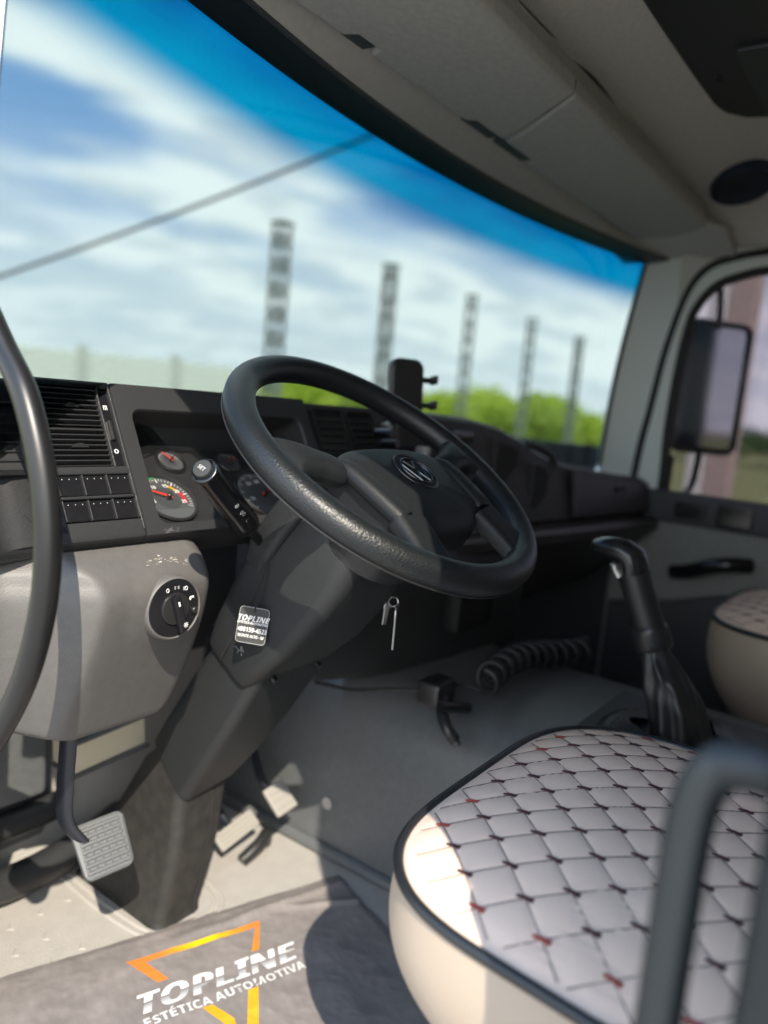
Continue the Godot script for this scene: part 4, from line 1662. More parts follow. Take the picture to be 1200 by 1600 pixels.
	var lines := [["TOPLINE", .0108, .0100, .25, 1.02, .0002], ["ESTÉTICA AUTOMOTIVA", .0044, .0032, .15, .82, -.0002], ["98159-4523", .0092, -.0068, 0.0, .80, .0024], ["MONTE ALTO - SP", .0058, -.0160, 0.0, .80, 0.0]]
	for q in lines:
		g = G(T * Transform3D(Basis(), Vector3(q[5], q[2], .0006)))
		g.text(q[0], q[1], .0002, "Droid Sans", 700, q[3], q[4])
		part(cd, "lettering", g, mats.white_print)
	g = G(T)
	g.tube(ring(Vector3(-.0176, -.0068, .0006), Vector3.RIGHT, Vector3.UP, .0022, 12), .0005, 4, true)
	g.tube(V([-.0188, -.0060, .0006, -.0176, -.0076, .0006, -.0166, -.0074, .0006]), .0005, 4)
	part(cd, "handset_symbol", g, mats.white_print)
	g = G(T)
	g.tube(ring(Vector3(0, .0215, .0006), Vector3.RIGHT, Vector3.UP, .0019, 14), .0005, 5, true)
	part(cd, "eyelet", g, mats.cavity)
	var hole := T * Vector3(0, .0215, .0006)
	g = G()
	g.tube(Geo.spline(PackedVector3Array([hole, hole.lerp(top, .5) + Vector3(-.003, 0, 0), top + Vector3(-.003, 0, .004), root + dz * .012 + bz * .0075, root + dz * .016 - bz * .004]), 6), .0007, 5)
	g.tube(Geo.spline(PackedVector3Array([hole, hole.lerp(top, .5) + Vector3(.003, 0, .006), top + Vector3(.002, 0, .008), root + dz * .020 + bz * .0075, root + dz * .020 - bz * .004]), 6), .0007, 5)
	part(t, "string", g, mats.rubber)

	# keys in the lock at the right of the column
	var k := thing("key_ring", "bright metal keys hanging from the ignition below the wheel", "keys", Vector3(.952, -.37, -.632))
	g = G()
	g.tube(ring(Vector3(.950, -.300, -.638), Vector3(.7, 0, .7), Vector3.UP, .0075, 20), .0010, 6, true)
	part(k, "ring", g, mats.chrome)
	g = G(Transform3D(Basis(Vector3.UP, .5), Vector3(.951, -.308, -.632)))
	g.prism(V2([-.0035, -.066, .0035, -.066, .0045, -.060, .0045, -.024, .0075, -.018, .0080, -.006, .004, 0, -.004, 0, -.0080, -.006, -.0075, -.018, -.0045, -.024]), -.0011, .0011, .0005, 1)
	part(k, "key_blade", g, mats.steel)
	g = G(Transform3D(Basis(Vector3.UP, -.2) * Basis(Vector3.BACK, -.12), Vector3(.944, -.302, -.644)))
	g.prism(V2([-.004, -.034, .004, -.034, .005, -.012, .007, -.006, .004, 0, -.004, 0, -.007, -.006, -.005, -.012]), -.001, .001, .0004, 1)
	part(k, "key_blade", g, mats.steel)
	g = G(Transform3D(Basis(Vector3.UP, 1.0) * Basis(Vector3.BACK, .2), Vector3(.958, -.302, -.634)))
	g.prism(V2([-.004, -.024, .004, -.024, .006, -.006, .003, 0, -.003, 0, -.006, -.006]), -.001, .001, .0004, 1)
	part(k, "key_blade", g, mats.dark_steel)
	g = G()
	g.tube(V([.935, -.262, -.685, .949, -.277, -.648, .951, -.286, -.642]), [.014, .011, .006], 16)
	part(k, "lock_barrel", g, mats.satin_black)


func build_pedals() -> void:
	var c := thing("clutch_pedal", "hanging clutch pedal with worn ribbed grey rubber pad", "pedal", Vector3(.64, -.72, -.91))
	var n := Vector3(-.30, .62, .72).normalized()
	var ax := Vector3(.93, .16, .30)
	ax = (ax - n * ax.dot(n)).normalized()
	var P := Transform3D(Basis(ax, n.cross(ax), n), Vector3(.645, -.684, -.905))
	var g := G(P)
	var pl := PackedVector2Array()
	for q in Geo.rrect(-.038, -.041, .038, .041, .012, 0, 4): pl.append(Vector2(q.x * (1.0 + q.y * 1.2), q.y))
	g.prism(pl, -.010, .003, .004)
	var pad := part(c, "pad", g, mats.pedal_rubber)
	for i in 7:
		g = G(P)
		var y := -.030 + .010 * i
		g.box(Vector3(-.031, y - .0028, .001), Vector3(.031, y + .0028, .0052), .0015)
		part(pad, "rib", g, mats.pedal_rubber)
	for i in 6:
		g = G(P)
		var x := -.0275 + .011 * i
		g.box(Vector3(x - .0012, -.034, .0025), Vector3(x + .0012, .034, .0047), .0008, 1)
		part(pad, "cross_rib", g, mats.pedal_rubber)
	g = G()
	g.tube(Geo.spline(V([.585, -.40, -.915, .588, -.50, -.915, .592, -.575, -.925, .602, -.640, -.935, .632, -.690, -.925]), 6), .0075, 10, false, 1.9, Vector3(.3, 0, 1))
	part(c, "arm", g, mats.arm_paint)
	for q in [["brake_pedal", "small pale brake pedal pad right of the column boot", Vector3(1.035, -.875, -1.02), Vector2(.050, .018), .20], ["accelerator_pedal", "bright square accelerator pad beside the engine tunnel", Vector3(1.085, -.80, -.955), Vector2(.026, .030), .1]]:
		var o := thing(q[0], q[1], "pedal", q[2] + Vector3(0, -.04, 0))
		var m := Vector3(-.15, .72, .68).normalized()
		var a := Vector3(1, q[4], 0)
		a = (a - m * a.dot(m)).normalized()
		var T := Transform3D(Basis(a, m.cross(a), m), q[2])
		g = G(T)
		g.box(Vector3(-q[3].x, -q[3].y, -.006), Vector3(q[3].x, q[3].y, .004), .003)
		var pp := part(o, "pad", g, mats.worn_pad)
		for i in 3:
			g = G(T)
			g.box(Vector3(-q[3].x * .85, (-.6 + .5 * i) * q[3].y, .003), Vector3(q[3].x * .85, (-.4 + .5 * i) * q[3].y, .0055), .001, 1)
			part(pp, "rib", g, mats.worn_pad)
		g = G()
		g.tube(Geo.spline(PackedVector3Array([q[2] - m * .006, q[2] + Vector3(0, .03, -.06), q[2] + Vector3(0, .20, -.12), q[2] + Vector3(0, .40, -.10)]), 6), .009, 8)
		part(o, "arm", g, mats.arm_paint)
	g = G()
	g.tube(Geo.spline(V([1.02, FLOOR + .01, -.985, 1.06, FLOOR + .03, -.98, 1.09, FLOOR + .035, -.99, 1.10, FLOOR + .01, -1.0]), 5), .013, 10)
	var st := part(self, "pedal_stop", g, mats.satin_black)
	tag(st, "small black rubber stop on the floor under the accelerator pedal", "stop")
	var f := thing("fuse_box", "cream plastic box with open front under the dashboard", "box", Vector3(.78, -.70, -1.12))
	g = G(Transform3D(Basis(Vector3.BACK, .08), Vector3(.79, -.640, -1.13)))
	g.box(Vector3(-.07, -.030, -.04), Vector3(.075, .026, .028), .004)
	part(f, "cover", g, mats.cream_box)
	g = G(Transform3D(Basis(Vector3.BACK, .08), Vector3(.79, -.640, -1.13)))
	g.box(Vector3(-.074, .024, -.04), Vector3(.08, .032, .034), .003)
	g.box(Vector3(-.074, -.036, -.04), Vector3(.08, -.028, .034), .003)
	part(f, "rim", g, mats.pedal_rubber)


# ---------------------------------------------------------------- tunnel, seats, handles
func build_tunnel_things() -> void:
	var o := thing("gear_lever", "black gear lever with angled knob, collar and leather gaiter", "gear lever", Vector3(1.36, -.56, -.31))
	# knob with its forward-pointing grip
	var g := G()
	g.loft(pistol(), true, true, true)
	part(o, "knob", g, mats.knob_black, 60)
	g = G()
	g.tube(Geo.spline(V([1.330, -.245, -.432, 1.332, -.256, -.428, 1.334, -.266, -.421]), 4), .0085, 10)
	part(o, "splitter_switch", g, mats.steel)
	g = G()
	g.tube(Geo.spline(V([1.351, -.255, -.404, 1.352, -.29, -.390, 1.354, -.325, -.374, 1.355, -.352, -.363]), 5), .0275, 20)
	part(o, "grip", g, mats.leather_black, 60)
	g = G()
	g.tube(Geo.spline(V([1.355, -.345, -.366, 1.355, -.360, -.360, 1.356, -.374, -.354, 1.356, -.386, -.349]), 4), [.029, .0312, .0322, .0325, .0325, .0325, .0325, .0325, .0325, .0322, .0318, .0312, .030], 20)
	part(o, "collar", g, mats.satin_black, 60)
	# gaiter: folds run down the leather and spread at its foot
	g = G()
	var rows := []
	var n := 64
	for j in 21:
		var t := j / 20.0
		var c := Vector3(1.356, -.378, -.352).lerp(Vector3(1.362, -.552, -.279), t) + Vector3(0, 0, .006 * sin(PI * t))
		var row := PackedVector3Array()
		for i in n:
			var a := TAU * i / n
			var r := lerpf(.029, .040, smoothstep(0, .35, t))
			r = lerpf(r, .058, smoothstep(.3, 1.0, t))
			r *= 1.0 + .20 * absf(sin(a * 2.5 + t * 1.2 + 1.0)) * sin(PI * minf(1.0, t * 1.2)) + .07 * sin(a * 9 - t * 5.0) * minf(1.0, t * 3.0) + .05 * sin(t * 22.0 + a * 3.0) * (1.0 - t)
			row.append(c + Vector3(cos(a) * r, .004 * sin(a * 4 + t * 5), sin(a) * r * .9))
		rows.append(row)
	g.loft(rows, true, false, false)
	part(o, "gaiter", g, mats.leather_black, 70)
	# crumpled cover round the lever's foot
	g = G()
	rows = []
	for j in 9:
		var t := j / 8.0
		var row := PackedVector3Array()
		for i in 56:
			var a := TAU * i / 56
			var r := lerpf(.075, .150, t) + .010 * sin(a * 6 + t * 5) * (1 - t * .6)
			row.append(Vector3(1.345 + cos(a) * r * 1.15, lerpf(-.515, -.556, t * t) + .009 * sin(a * 7 + t * 9) * sin(PI * t) + .006 * sin(a * 3 + 1), -.285 + sin(a) * r))
		rows.append(row)
	g.loft(rows, true, false, false)
	part(o, "lever_cover", g, mats.leather_black, 70)
	g = G()
	g.box(Vector3(1.18, -.560, -.45), Vector3(1.54, -.535, -.10), .012)
	part(o, "cover_frame", g, mats.belt_black)

	# coiled hose along the front of the tunnel
	var pts := PackedVector3Array()
	for k in 220:
		var t := k / 219.0
		var c := Vector3(lerpf(1.25, 1.66, t), -.500 + .012 * sin(t * 5), lerpf(-.62, -.57, t) - .03 * sin(t * 3))
		pts.append(c + Vector3(0, cos(TAU * 11 * t), sin(TAU * 11 * t)) * .025)
	g = G()
	g.tube(pts, .0065, 7)
	var h := part(self, "coiled_hose", g, mats.hose_black, 60)
	tag(h, "black coiled air hose lying across the front of the engine tunnel", "hose")
	# power plug with its lead
	var p := thing("power_plug", "black power plug with a bright metal tip on the tunnel", "plug", Vector3(1.22, -.56, -.66))
	g = G()
	g.box(Vector3(1.165, -.548, -.715), Vector3(1.235, -.500, -.665), .01)
	part(p, "socket_body", g, mats.satin_black)
	g = G()
	g.tube(V([1.150, -.530, -.650, 1.222, -.545, -.632]), .0105, 14)
	part(p, "barrel", g, mats.dark_steel)
	g = G()
	g.tube(V([1.222, -.545, -.632, 1.232, -.547, -.6295]), [.0088, .006], 12)
	part(p, "tip", g, mats.chrome)
	g = G()
	g.tube(Geo.spline(V([1.19, -.53, -.67, 1.16, -.545, -.65, 1.145, -.562, -.628, 1.150, -.580, -.612]), 5), .011, 10)
	part(p, "second_plug", g, mats.satin_black)
	g = G()
	g.tube(V([1.150, -.580, -.612, 1.153, -.588, -.605]), [.009, .006], 10)
	part(p, "second_tip", g, mats.steel)
	g = G()
	g.tube(Geo.spline(V([1.05, -.52, -.86, 1.11, -.538, -.82, 1.16, -.535, -.77, 1.19, -.525, -.70]), 6), .0035, 6)
	part(p, "lead", g, mats.rubber)
	g = G()
	g.tube(Geo.spline(V([1.22, -.52, -.68, 1.25, -.515, -.66, 1.26, -.52, -.63]), 6), .0035, 6)
	part(p, "lead", g, mats.rubber)

	# phone holder standing on the dashboard behind the wheel
	var f := thing("phone_holder", "black phone holder with side clamps standing on the dashboard", "phone holder", Vector3(1.27, -.05, -.88))
	var T := Transform3D(Basis(Vector3.UP, -.50) * Basis(Vector3.RIGHT, -.12), Vector3(1.262, .022, -.865))
	g = G(T)
	g.loft([Geo.rrect(-.030, -.062, .030, .060, .016, -.013, 6), Geo.rrect(-.036, -.066, .036, .066, .020, -.008, 6), Geo.rrect(-.036, -.066, .036, .066, .020, .004, 6), Geo.rrect(-.031, -.061, .031, .061, .016, .009, 6)], true, true, true)
	part(f, "back_plate", g, mats.satin_black)
	for q in [[.030, 1], [-.020, 1]]:
		g = G(T)
		g.box(Vector3(.030, q[0] - .007, -.008), Vector3(.062, q[0] + .004, .004), .003)
		g.box(Vector3(.055, q[0] - .010, -.008), Vector3(.062, q[0] + .008, .020), .003)
		part(f, "clamp", g, mats.satin_black)
	g = G(T)
	g.box(Vector3(-.026, -.11, -.020), Vector3(.026, -.05, .012), .008)
	part(f, "lower_cradle", g, mats.satin_black)
	g = G(T)
	g.tube(V([0, -.02, -.012, 0, -.08, -.028, 0, -.12, -.03]), .012, 12)
	part(f, "arm", g, mats.satin_black)
	g = G()
	g.lathe(V2([.035, 0, .034, .006, .012, .014, .012, .03]), 24)
	for i in g.v.size(): g.v[i] += Vector3(1.265, -.05, -.885)
	part(f, "base", g, mats.satin_black)
	# chrome and blue bits hung in front of the radio
	var c := thing("charger_cluster", "small chrome and blue chargers plugged in by the radio", "charger", Vector3(1.24, -.10, -.86))
	for q in [[1.190, -.060, .009], [1.212, -.080, .008]]:
		g = G()
		g.tube(V([q[0], q[1], -.875, q[0] - .004, q[1] + .004, -.835]), q[2], 14)
		part(c, "chrome_cap", g, mats.dark_steel)
	g = G()
	g.box(Vector3(1.270, -.118, -.86), Vector3(1.320, -.098, -.83), .005)
	part(c, "blue_body", g, mats.blue_plastic)
	g = G()
	g.box(Vector3(1.305, -.100, -.86), Vector3(1.325, -.082, -.832), .004)
	part(c, "white_cap", g, mats.soft_print)


func pistol() -> Array:
	# sections from the front tip of the knob back and down to the stem
	var st := [[Vector3(1.350, -.221, -.484), .010, .006], [Vector3(1.350, -.221, -.479), .019, .011], [Vector3(1.350, -.220, -.466), .026, .016], [Vector3(1.350, -.220, -.446), .030, .020], [Vector3(1.350, -.223, -.425), .031, .023], [Vector3(1.351, -.232, -.411), .031, .026], [Vector3(1.351, -.245, -.405), .030, .027], [Vector3(1.352, -.265, -.400), .0275, .027]]
	var rows := []
	for i in st.size():
		var a: Vector3 = st[maxi(i - 1, 0)][0]
		var b: Vector3 = st[mini(i + 1, st.size() - 1)][0]
		var d := (b - a).normalized()
		var r := Vector3.RIGHT
		var u := d.cross(r)
		var row := PackedVector3Array()
		for k in 20:
			var q := TAU * k / 20
			row.append(st[i][0] + r * cos(q) * st[i][1] + u * sin(q) * st[i][2])
		rows.append(row)
	return rows


# quilted cushion: outline is a rounded D in x, z; the cover is puffed between stitch lines that cross at 45 degrees
func cushion(o: Node3D, c: Vector3, half: Vector2, top: float, depth: float, tufts: bool) -> void:
	var N := 96
	var edge := PackedVector2Array()
	for k in N:
		var a := TAU * k / N
		var ca := cos(a)
		var sa := sin(a)
		var e := .42
		edge.append(Vector2(signf(ca) * pow(absf(ca), e) * half.x * (1.0 + .05 * sa), signf(sa) * pow(absf(sa), e) * half.y))
	# front corners rounder: z is negative at the front
	for k in N:
		if edge[k].y < 0:
			edge[k].x *= 1.0 - .10 * pow(absf(edge[k].y) / half.y, 4.0)
	var pitch := .0445
	var height := func(x: float, z: float, f: float) -> float:
		var u := (x + z) / sqrt(2.0) / pitch
		var w := (x - z) / sqrt(2.0) / pitch
		var puff := pow(absf(sin(PI * u) * sin(PI * w)), .33)
		var inside := 1.0 - smoothstep(.90, .99, f)
		return top - .030 * pow(f, 3.2) - .004 * f * f + (.0030 * puff * inside if tufts else .004 * puff * inside) + .006 * smoothstep(.2, -.4, z / half.y)
	var g := G()
	var nu := 190 if tufts else 80
	var rows := []
	# squares mapped to the outline, ring by ring
	var nr := 150 if tufts else 40
	var M := 600 if tufts else 160
	for j in nr + 1:
		var f := float(j) / nr
		var row := PackedVector3Array()
		for i in M:
			var q := float(i) / M * N
			var p := edge[int(q) % N].lerp(edge[(int(q) + 1) % N], q - int(q)) * f
			row.append(c + Vector3(p.x, height.call(p.x, p.y, f), p.y))
		rows.append(row)
	g.loft(rows, true, false, false, false, false)
	part(o, "quilted_cover", g, mats.seat_vinyl, 80)
	g = G()
	var loop := PackedVector3Array()
	for p in edge: loop.append(c + Vector3(p.x, height.call(p.x, p.y, 1.0) + .000, p.y))
	g.tube(loop, .0058 if tufts else .008, 10, true)
	part(o, "piping", g, mats.piping, 60)
	# side wall, bulging
	g = G()
	rows = []
	for j in 15:
		var t := j / 14.0
		var row := PackedVector3Array()
		for p in edge:
			var f := 1.0 + .018 * sin(PI * minf(t * 1.15, 1.0)) + .012 * sin(PI * t) - .13 * pow(t, 2.6)
			row.append(c + Vector3(p.x * f, height.call(p.x, p.y, 1.0) - .002 - depth * t, p.y * f + .02 * t * t))
		rows.append(row)
	g.loft(rows, true, false, true)
	part(o, "side_cover", g, mats.seat_side, 60)
	if not tufts:
		return
	# stitched lines and the dark-red bar tacks where they cross
	for fam in 2:
		for k in range(-14, 15):
			var line := PackedVector3Array()
			for m in range(-160, 161):
				var s := m * .0035
				var d := k * pitch
				var x := (d + s) / sqrt(2.0) if fam == 0 else (s + d) / sqrt(2.0)
				var z := (d - s) / sqrt(2.0) if fam == 0 else (s - d) / sqrt(2.0)
				var f := inside_of(edge, Vector2(x, z))
				if f < .955:
					line.append(c + Vector3(x, height.call(x, z, f) + .0011, z))
			if line.size() > 5:
				g = G()
				g.tube(line, .0006, 4)
				part(o, "stitch_line", g, mats.stitch, 80)
	var shapes := []
	for v in 2:
		var b := G()
		for q in 4:
			b.at(Transform3D(Basis(Vector3.UP, .05 * (q - 1.5)), Vector3(0, 0, 0))).tube(V([-.0018 + .0012 * q, 0, -.0082, -.0014 + .0009 * q, .0012, 0, -.0018 + .0012 * q, 0, .0082]), .0008, 5)
		shapes.append(b.mesh(80))
	for i in range(-14, 15):
		for j in range(-14, 15):
			var u := i * pitch
			var w := j * pitch
			var x := (u + w) / sqrt(2.0)
			var z := (u - w) / sqrt(2.0)
			var f := inside_of(edge, Vector2(x, z))
			if f > .93:
				continue
			if c.x > 1.5 and (x > .0 or z > .1):
				continue
			if (c.x < 1.5 and c.x + x > 1.15) or z > .20:
				continue
			var t := MeshInstance3D.new()
			t.mesh = shapes[(i + j) & 1]
			t.name = "bar_tack"
			t.material_override = mats.thread_red if f > .84 else mats.thread_dark
			o.add_child(t, true)
			var y: float = height.call(x, z, f)
			t.position = c + Vector3(x, y + .0014, z) + EYE - where(o)
			var nn := Vector3(height.call(x - .012, z, inside_of(edge, Vector2(x - .012, z))) - height.call(x + .012, z, inside_of(edge, Vector2(x + .012, z))), .024, height.call(x, z - .012, inside_of(edge, Vector2(x, z - .012))) - height.call(x, z + .012, inside_of(edge, Vector2(x, z + .012)))).normalized()
			var fz := (Vector3.BACK - nn * nn.z).normalized()
			t.basis = Basis(nn.cross(fz), nn, fz) * Basis(Vector3.UP, rng.randf_range(-.12, .12))


func inside_of(edge: PackedVector2Array, p: Vector2) -> float:
	var a := p.angle()
	var n := edge.size()
	# the outline is star-shaped: find the spoke that crosses it
	var lo := 0
	var best := 9.0
	var k := int(fposmod(a / TAU * n, n))
	for d in range(-10, 11):
		var i := (k + d + n) % n
		var df := absf(angle_difference(edge[i].angle(), a))
		if df < best:
			best = df
			lo = i
	var e := edge[lo]
	var s := 1 if angle_difference(edge[lo].angle(), a) > 0 else -1
	var e2 := edge[(lo + s + n) % n]
	var da := absf(angle_difference(e.angle(), e2.angle()))
	var r := lerpf(e.length(), e2.length(), best / maxf(da, .0001))
	return p.length() / r


func build_seats() -> void:
	var o := thing("driver_seat", "driver's seat cushion in quilted pinkish vinyl with dark red stitches", "seat", Vector3(.845, FLOOR, -.13))
	cushion(o, Vector3(.838, 0, -.146), Vector2(.292, .262), -.425, .155, true)
	var g := G()
	g.box(Vector3(.62, -.80, -.33), Vector3(1.08, -.58, .10), .02)
	part(o, "seat_base", g, mats.belt_black)
	g = G()
	g.lathe(V2([.17, -.93, .17, -.90, .12, -.86, .12, -.78]), 32)
	for i in g.v.size(): g.v[i] += Vector3(.85, 0, -.12)
	part(o, "pedestal", g, mats.belt_black)
	g = G()
	g.box(Vector3(.60, -.44, .20), Vector3(1.10, .28, .34), .05, 4)
	part(o, "seat_back", g, mats.seat_side)
	var p := thing("passenger_seat", "passenger seat cushion in quilted pale vinyl with cream sides", "seat", Vector3(2.05, FLOOR, -.05))
	cushion(p, Vector3(2.025, 0, -.10), Vector2(.30, .27), -.382, .21, true)
	g = G()
	g.box(Vector3(1.84, -.93, -.28), Vector3(2.28, -.56, .2), .02)
	part(p, "seat_base", g, mats.belt_black)
	g = G()
	g.box(Vector3(1.80, -.40, .24), Vector3(2.32, .30, .38), .05, 4)
	part(p, "seat_back", g, mats.seat_side)


func build_handles() -> void:
	var a := thing("pillar_handle", "long curved black grab handle at the windscreen pillar", "grab handle", Vector3(.42, -.45, -.83))
	var g := G()
	g.tube(Geo.spline(V([.405, .13, -.885, .418, .085, -.852, .42, .022, -.795, .42, -.027, -.748, .42, -.10, -.713, .42, -.175, -.700, .42, -.243, -.707, .42, -.319, -.735, .42, -.392, -.782, .418, -.44, -.822, .41, -.47, -.86]), 8), .0135, 18)
	part(a, "bar", g, mats.handle_black, 60)
	g = G()
	g.box(Vector3(.395, -.51, -.90), Vector3(.425, -.45, -.83), .012)
	part(a, "foot", g, mats.handle_black)
	var b := thing("entry_handle", "grey entry grab rail bent into the door pillar in the foreground", "grab handle", Vector3(.42, -.5, -.07))
	g = G()
	g.tube(Geo.spline(V([.42, -.60, -.078, .42, -.48, -.0775, .42, -.33, -.0775, .42, -.26, -.0778, .42, -.215, -.0775, .42, -.188, -.0745, .42, -.172, -.066, .42, -.167, -.052, .42, -.167, -.035]), 8), .0128, 18)
	part(b, "rail", g, mats.handle_grey, 60)


# ---------------------------------------------------------------- printed paper mat
func stamp(im: Image, g: Geo, col: Callable, org: Vector2, ppm: float) -> void:
	# fill the flat triangles of g (x right, y up, metres) into the picture, 3 x 3 samples a pixel
	for f in range(0, g.t.size(), 3):
		var a := g.v[g.t[f]]
		var b := g.v[g.t[f + 1]]
		var c := g.v[g.t[f + 2]]
		var A := Vector2((a.x - org.x) * ppm, (org.y - a.y) * ppm)
		var B := Vector2((b.x - org.x) * ppm, (org.y - b.y) * ppm)
		var C := Vector2((c.x - org.x) * ppm, (org.y - c.y) * ppm)
		var area := (B - A).cross(C - A)
		if absf(area) < .02:
			continue
		for y in range(maxi(0, floori(minf(A.y, minf(B.y, C.y)))), mini(im.get_height() - 1, ceili(maxf(A.y, maxf(B.y, C.y)))) + 1):
			for x in range(maxi(0, floori(minf(A.x, minf(B.x, C.x)))), mini(im.get_width() - 1, ceili(maxf(A.x, maxf(B.x, C.x)))) + 1):
				var p := Vector2(x + .5, y + .5)
				var w0 := (B - A).cross(p - A) / area
				var w1 := (C - B).cross(p - B) / area
				var w2 := (A - C).cross(p - C) / area
				if w0 >= -.001 and w1 >= -.001 and w2 >= -.001:
					var k = col.call(Vector2(org.x + p.x / ppm, org.y - p.y / ppm))
					if k != null:
						im.set_pixel(x, y, k)


func build_floor_mat() -> void:
	# mat frame: x along the text, y towards the front of the truck
	var corner := Vector3(1.130, FLOOR, -.826)       # front right corner
	var U := Vector3(.935, 0, .355)
	var F := Vector3(.355, 0, -.935)
	var W := .64
	var H := .46
	var ppm := 1500.0
	var im := Image.create(int(W * ppm), int(H * ppm), false, Image.FORMAT_RGB8)
	var n := FastNoiseLite.new()
	n.seed = 77
	n.frequency = .006
	n.fractal_octaves = 5
	for y in im.get_height():
		for x in im.get_width():
			var k := .50 + .05 * n.get_noise_2d(x, y) + .03 * n.get_noise_2d(x * 7.0, y * 3.0)
			im.set_pixel(x, y, Color(k * 1.03, k * .985, k * .97))
	var org := Vector2(-W, 0)
	# triangle outline in orange and yellow, open where the lettering crosses it
	var tri := G()
	var quad := func(pts: Array) -> void:
		var b := tri.v.size()
		for i in range(0, pts.size(), 2): tri.pt(Vector3(pts[i], pts[i + 1], 0))
		tri.tri(b, b + 1, b + 2)
		tri.tri(b, b + 2, b + 3)
	quad.call([-.428, -.057, -.196, -.058, -.209, -.070, -.400, -.0695])
	quad.call([-.428, -.057, -.400, -.0695, -.3785, -.119, -.3955, -.119])
	quad.call([-.196, -.058, -.226, -.124, -.240, -.124, -.209, -.070])
	quad.call([-.261, -.199, -.278, -.199, -.331, -.315, -.312, -.315])
	quad.call([-.352, -.199, -.336, -.199, -.318, -.240, -.324, -.27])
	stamp(im, tri, func(p: Vector2):
		var k := clampf((-.2 - p.x) / .22, 0, 1)
		var c := Color(.86, .50, .22).lerp(Color(.96, .80, .10), pow(sin(PI * clampf(k * 1.25 - .05, 0, 1)), 2.0))
		return c.lerp(Color(.92, .66, .18), smoothstep(.17, .22, -p.y)), org, ppm)
	var big := G()
	big.text("TOPLINE", .062, .0002, "Droid Sans", 700, .28, 1.0)
	var x0 := INF
	var x1 := -INF
	var y0 := INF
	var y1 := -INF
	for p in big.v:
		x0 = minf(x0, p.x); x1 = maxf(x1, p.x); y0 = minf(y0, p.y); y1 = maxf(y1, p.y)
	for i in big.v.size():
		big.v[i].x = remap(big.v[i].x, x0, x1, -.432, -.168)
		big.v[i].y = remap(big.v[i].y, y0, y1, -.170, -.132)
	var heavy := Geo.new()
	for d in [Vector2(0, 0), Vector2(.0014, 0), Vector2(-.0014, 0)]:
		var b0 := heavy.v.size()
		for p in big.v: heavy.v.append(p + Vector3(d.x, d.y, 0))
		for q in big.t: heavy.t.append(b0 + q)
	stamp(im, heavy, func(p: Vector2):
		var k := (p.y + .170) / .038
		if k > .46 and k < .54: return null
		return Color(.93, .93, .94) if k > .54 else Color(.55, .56, .58).lerp(Color(.92, .92, .93), 1.0 - k * 2.1), org, ppm)
	var sm := G()
	sm.text("ESTÉTICA AUTOMOTIVA", .03, .0002, "Droid Sans", 700, 0.0, 1.0)
	x0 = INF; x1 = -INF; y0 = INF; y1 = -INF
	for p in sm.v:
		x0 = minf(x0, p.x); x1 = maxf(x1, p.x); y0 = minf(y0, p.y); y1 = maxf(y1, p.y)
	for i in sm.v.size():
		sm.v[i].x = remap(sm.v[i].x, x0, x1, -.436, -.174)
		sm.v[i].y = remap(sm.v[i].y, y0, y1, -.197, -.1755)
	stamp(im, sm, func(p: Vector2):
		if n.get_noise_2d(p.x * 9000.0, p.y * 9000.0) > .22 and p.x > -.29 and p.x < -.25: return null
		return Color(.85, .85, .85), org, ppm)
	var m := StandardMaterial3D.new()
	m.resource_name = "mat_paper"
	m.albedo_texture = ImageTexture.create_from_image(im)
	m.roughness = .30
	m.metallic_specular = .5
	m.cull_mode = BaseMaterial3D.CULL_DISABLED
	m.texture_repeat = false
	# crumpled sheet
	var wr := FastNoiseLite.new()
	wr.seed = 21
	wr.frequency = 5.0
	wr.fractal_type = FastNoiseLite.FRACTAL_RIDGED
	wr.fractal_octaves = 4
	var soft := FastNoiseLite.new()
	soft.seed = 4
	soft.frequency = 3.0
	var g := G()
	var rows := []
	var NX := 240
	var NY := 170
	for j in NY + 1:
		var row := PackedVector3Array()
		for i in NX + 1:
			var x := -W + W * i / NX
			var y := -H * j / NY
			var p := corner + U * x - F * -y
			var edge := minf(1.0, minf(-y, minf(-x, x + W)) / .015)
			var hgt := .0022 + (.0024 * (wr.get_noise_2d(x, y) + .6) + .003 * (soft.get_noise_2d(x, y) + .5)) * edge
			# folds near the front edge
			hgt += .006 * exp(-pow((y + .030 - .03 * x) / .010, 2.0)) * smoothstep(-.45, -.1, x) * edge
			hgt += .005 * exp(-pow((y + .075 + .35 * (x + .06)) / .008, 2.0)) * smoothstep(-.2, -.05, x) * edge
			p.y = FLOOR + maxf(.0012, hgt)
			p += U * soft.get_noise_2d(y * 2.0, 5.0) * .006 * (1 - edge) + F * soft.get_noise_2d(x * 2.0, 9.0) * .006 * (1 - edge)
			row.append(p)
		rows.append(row)
	g.loft(rows, false, false, false, false, false)
	for j in NY + 1:
		for i in NX + 1:
			g.uv[j * (NX + 1) + i] = Vector2(float(i) / NX, float(j) / NY)
	var o := part(self, "paper_floor_mat", g, m, 80)
	tag(o, "crumpled grey paper floor mat printed with a workshop logo and orange triangle", "floor mat")


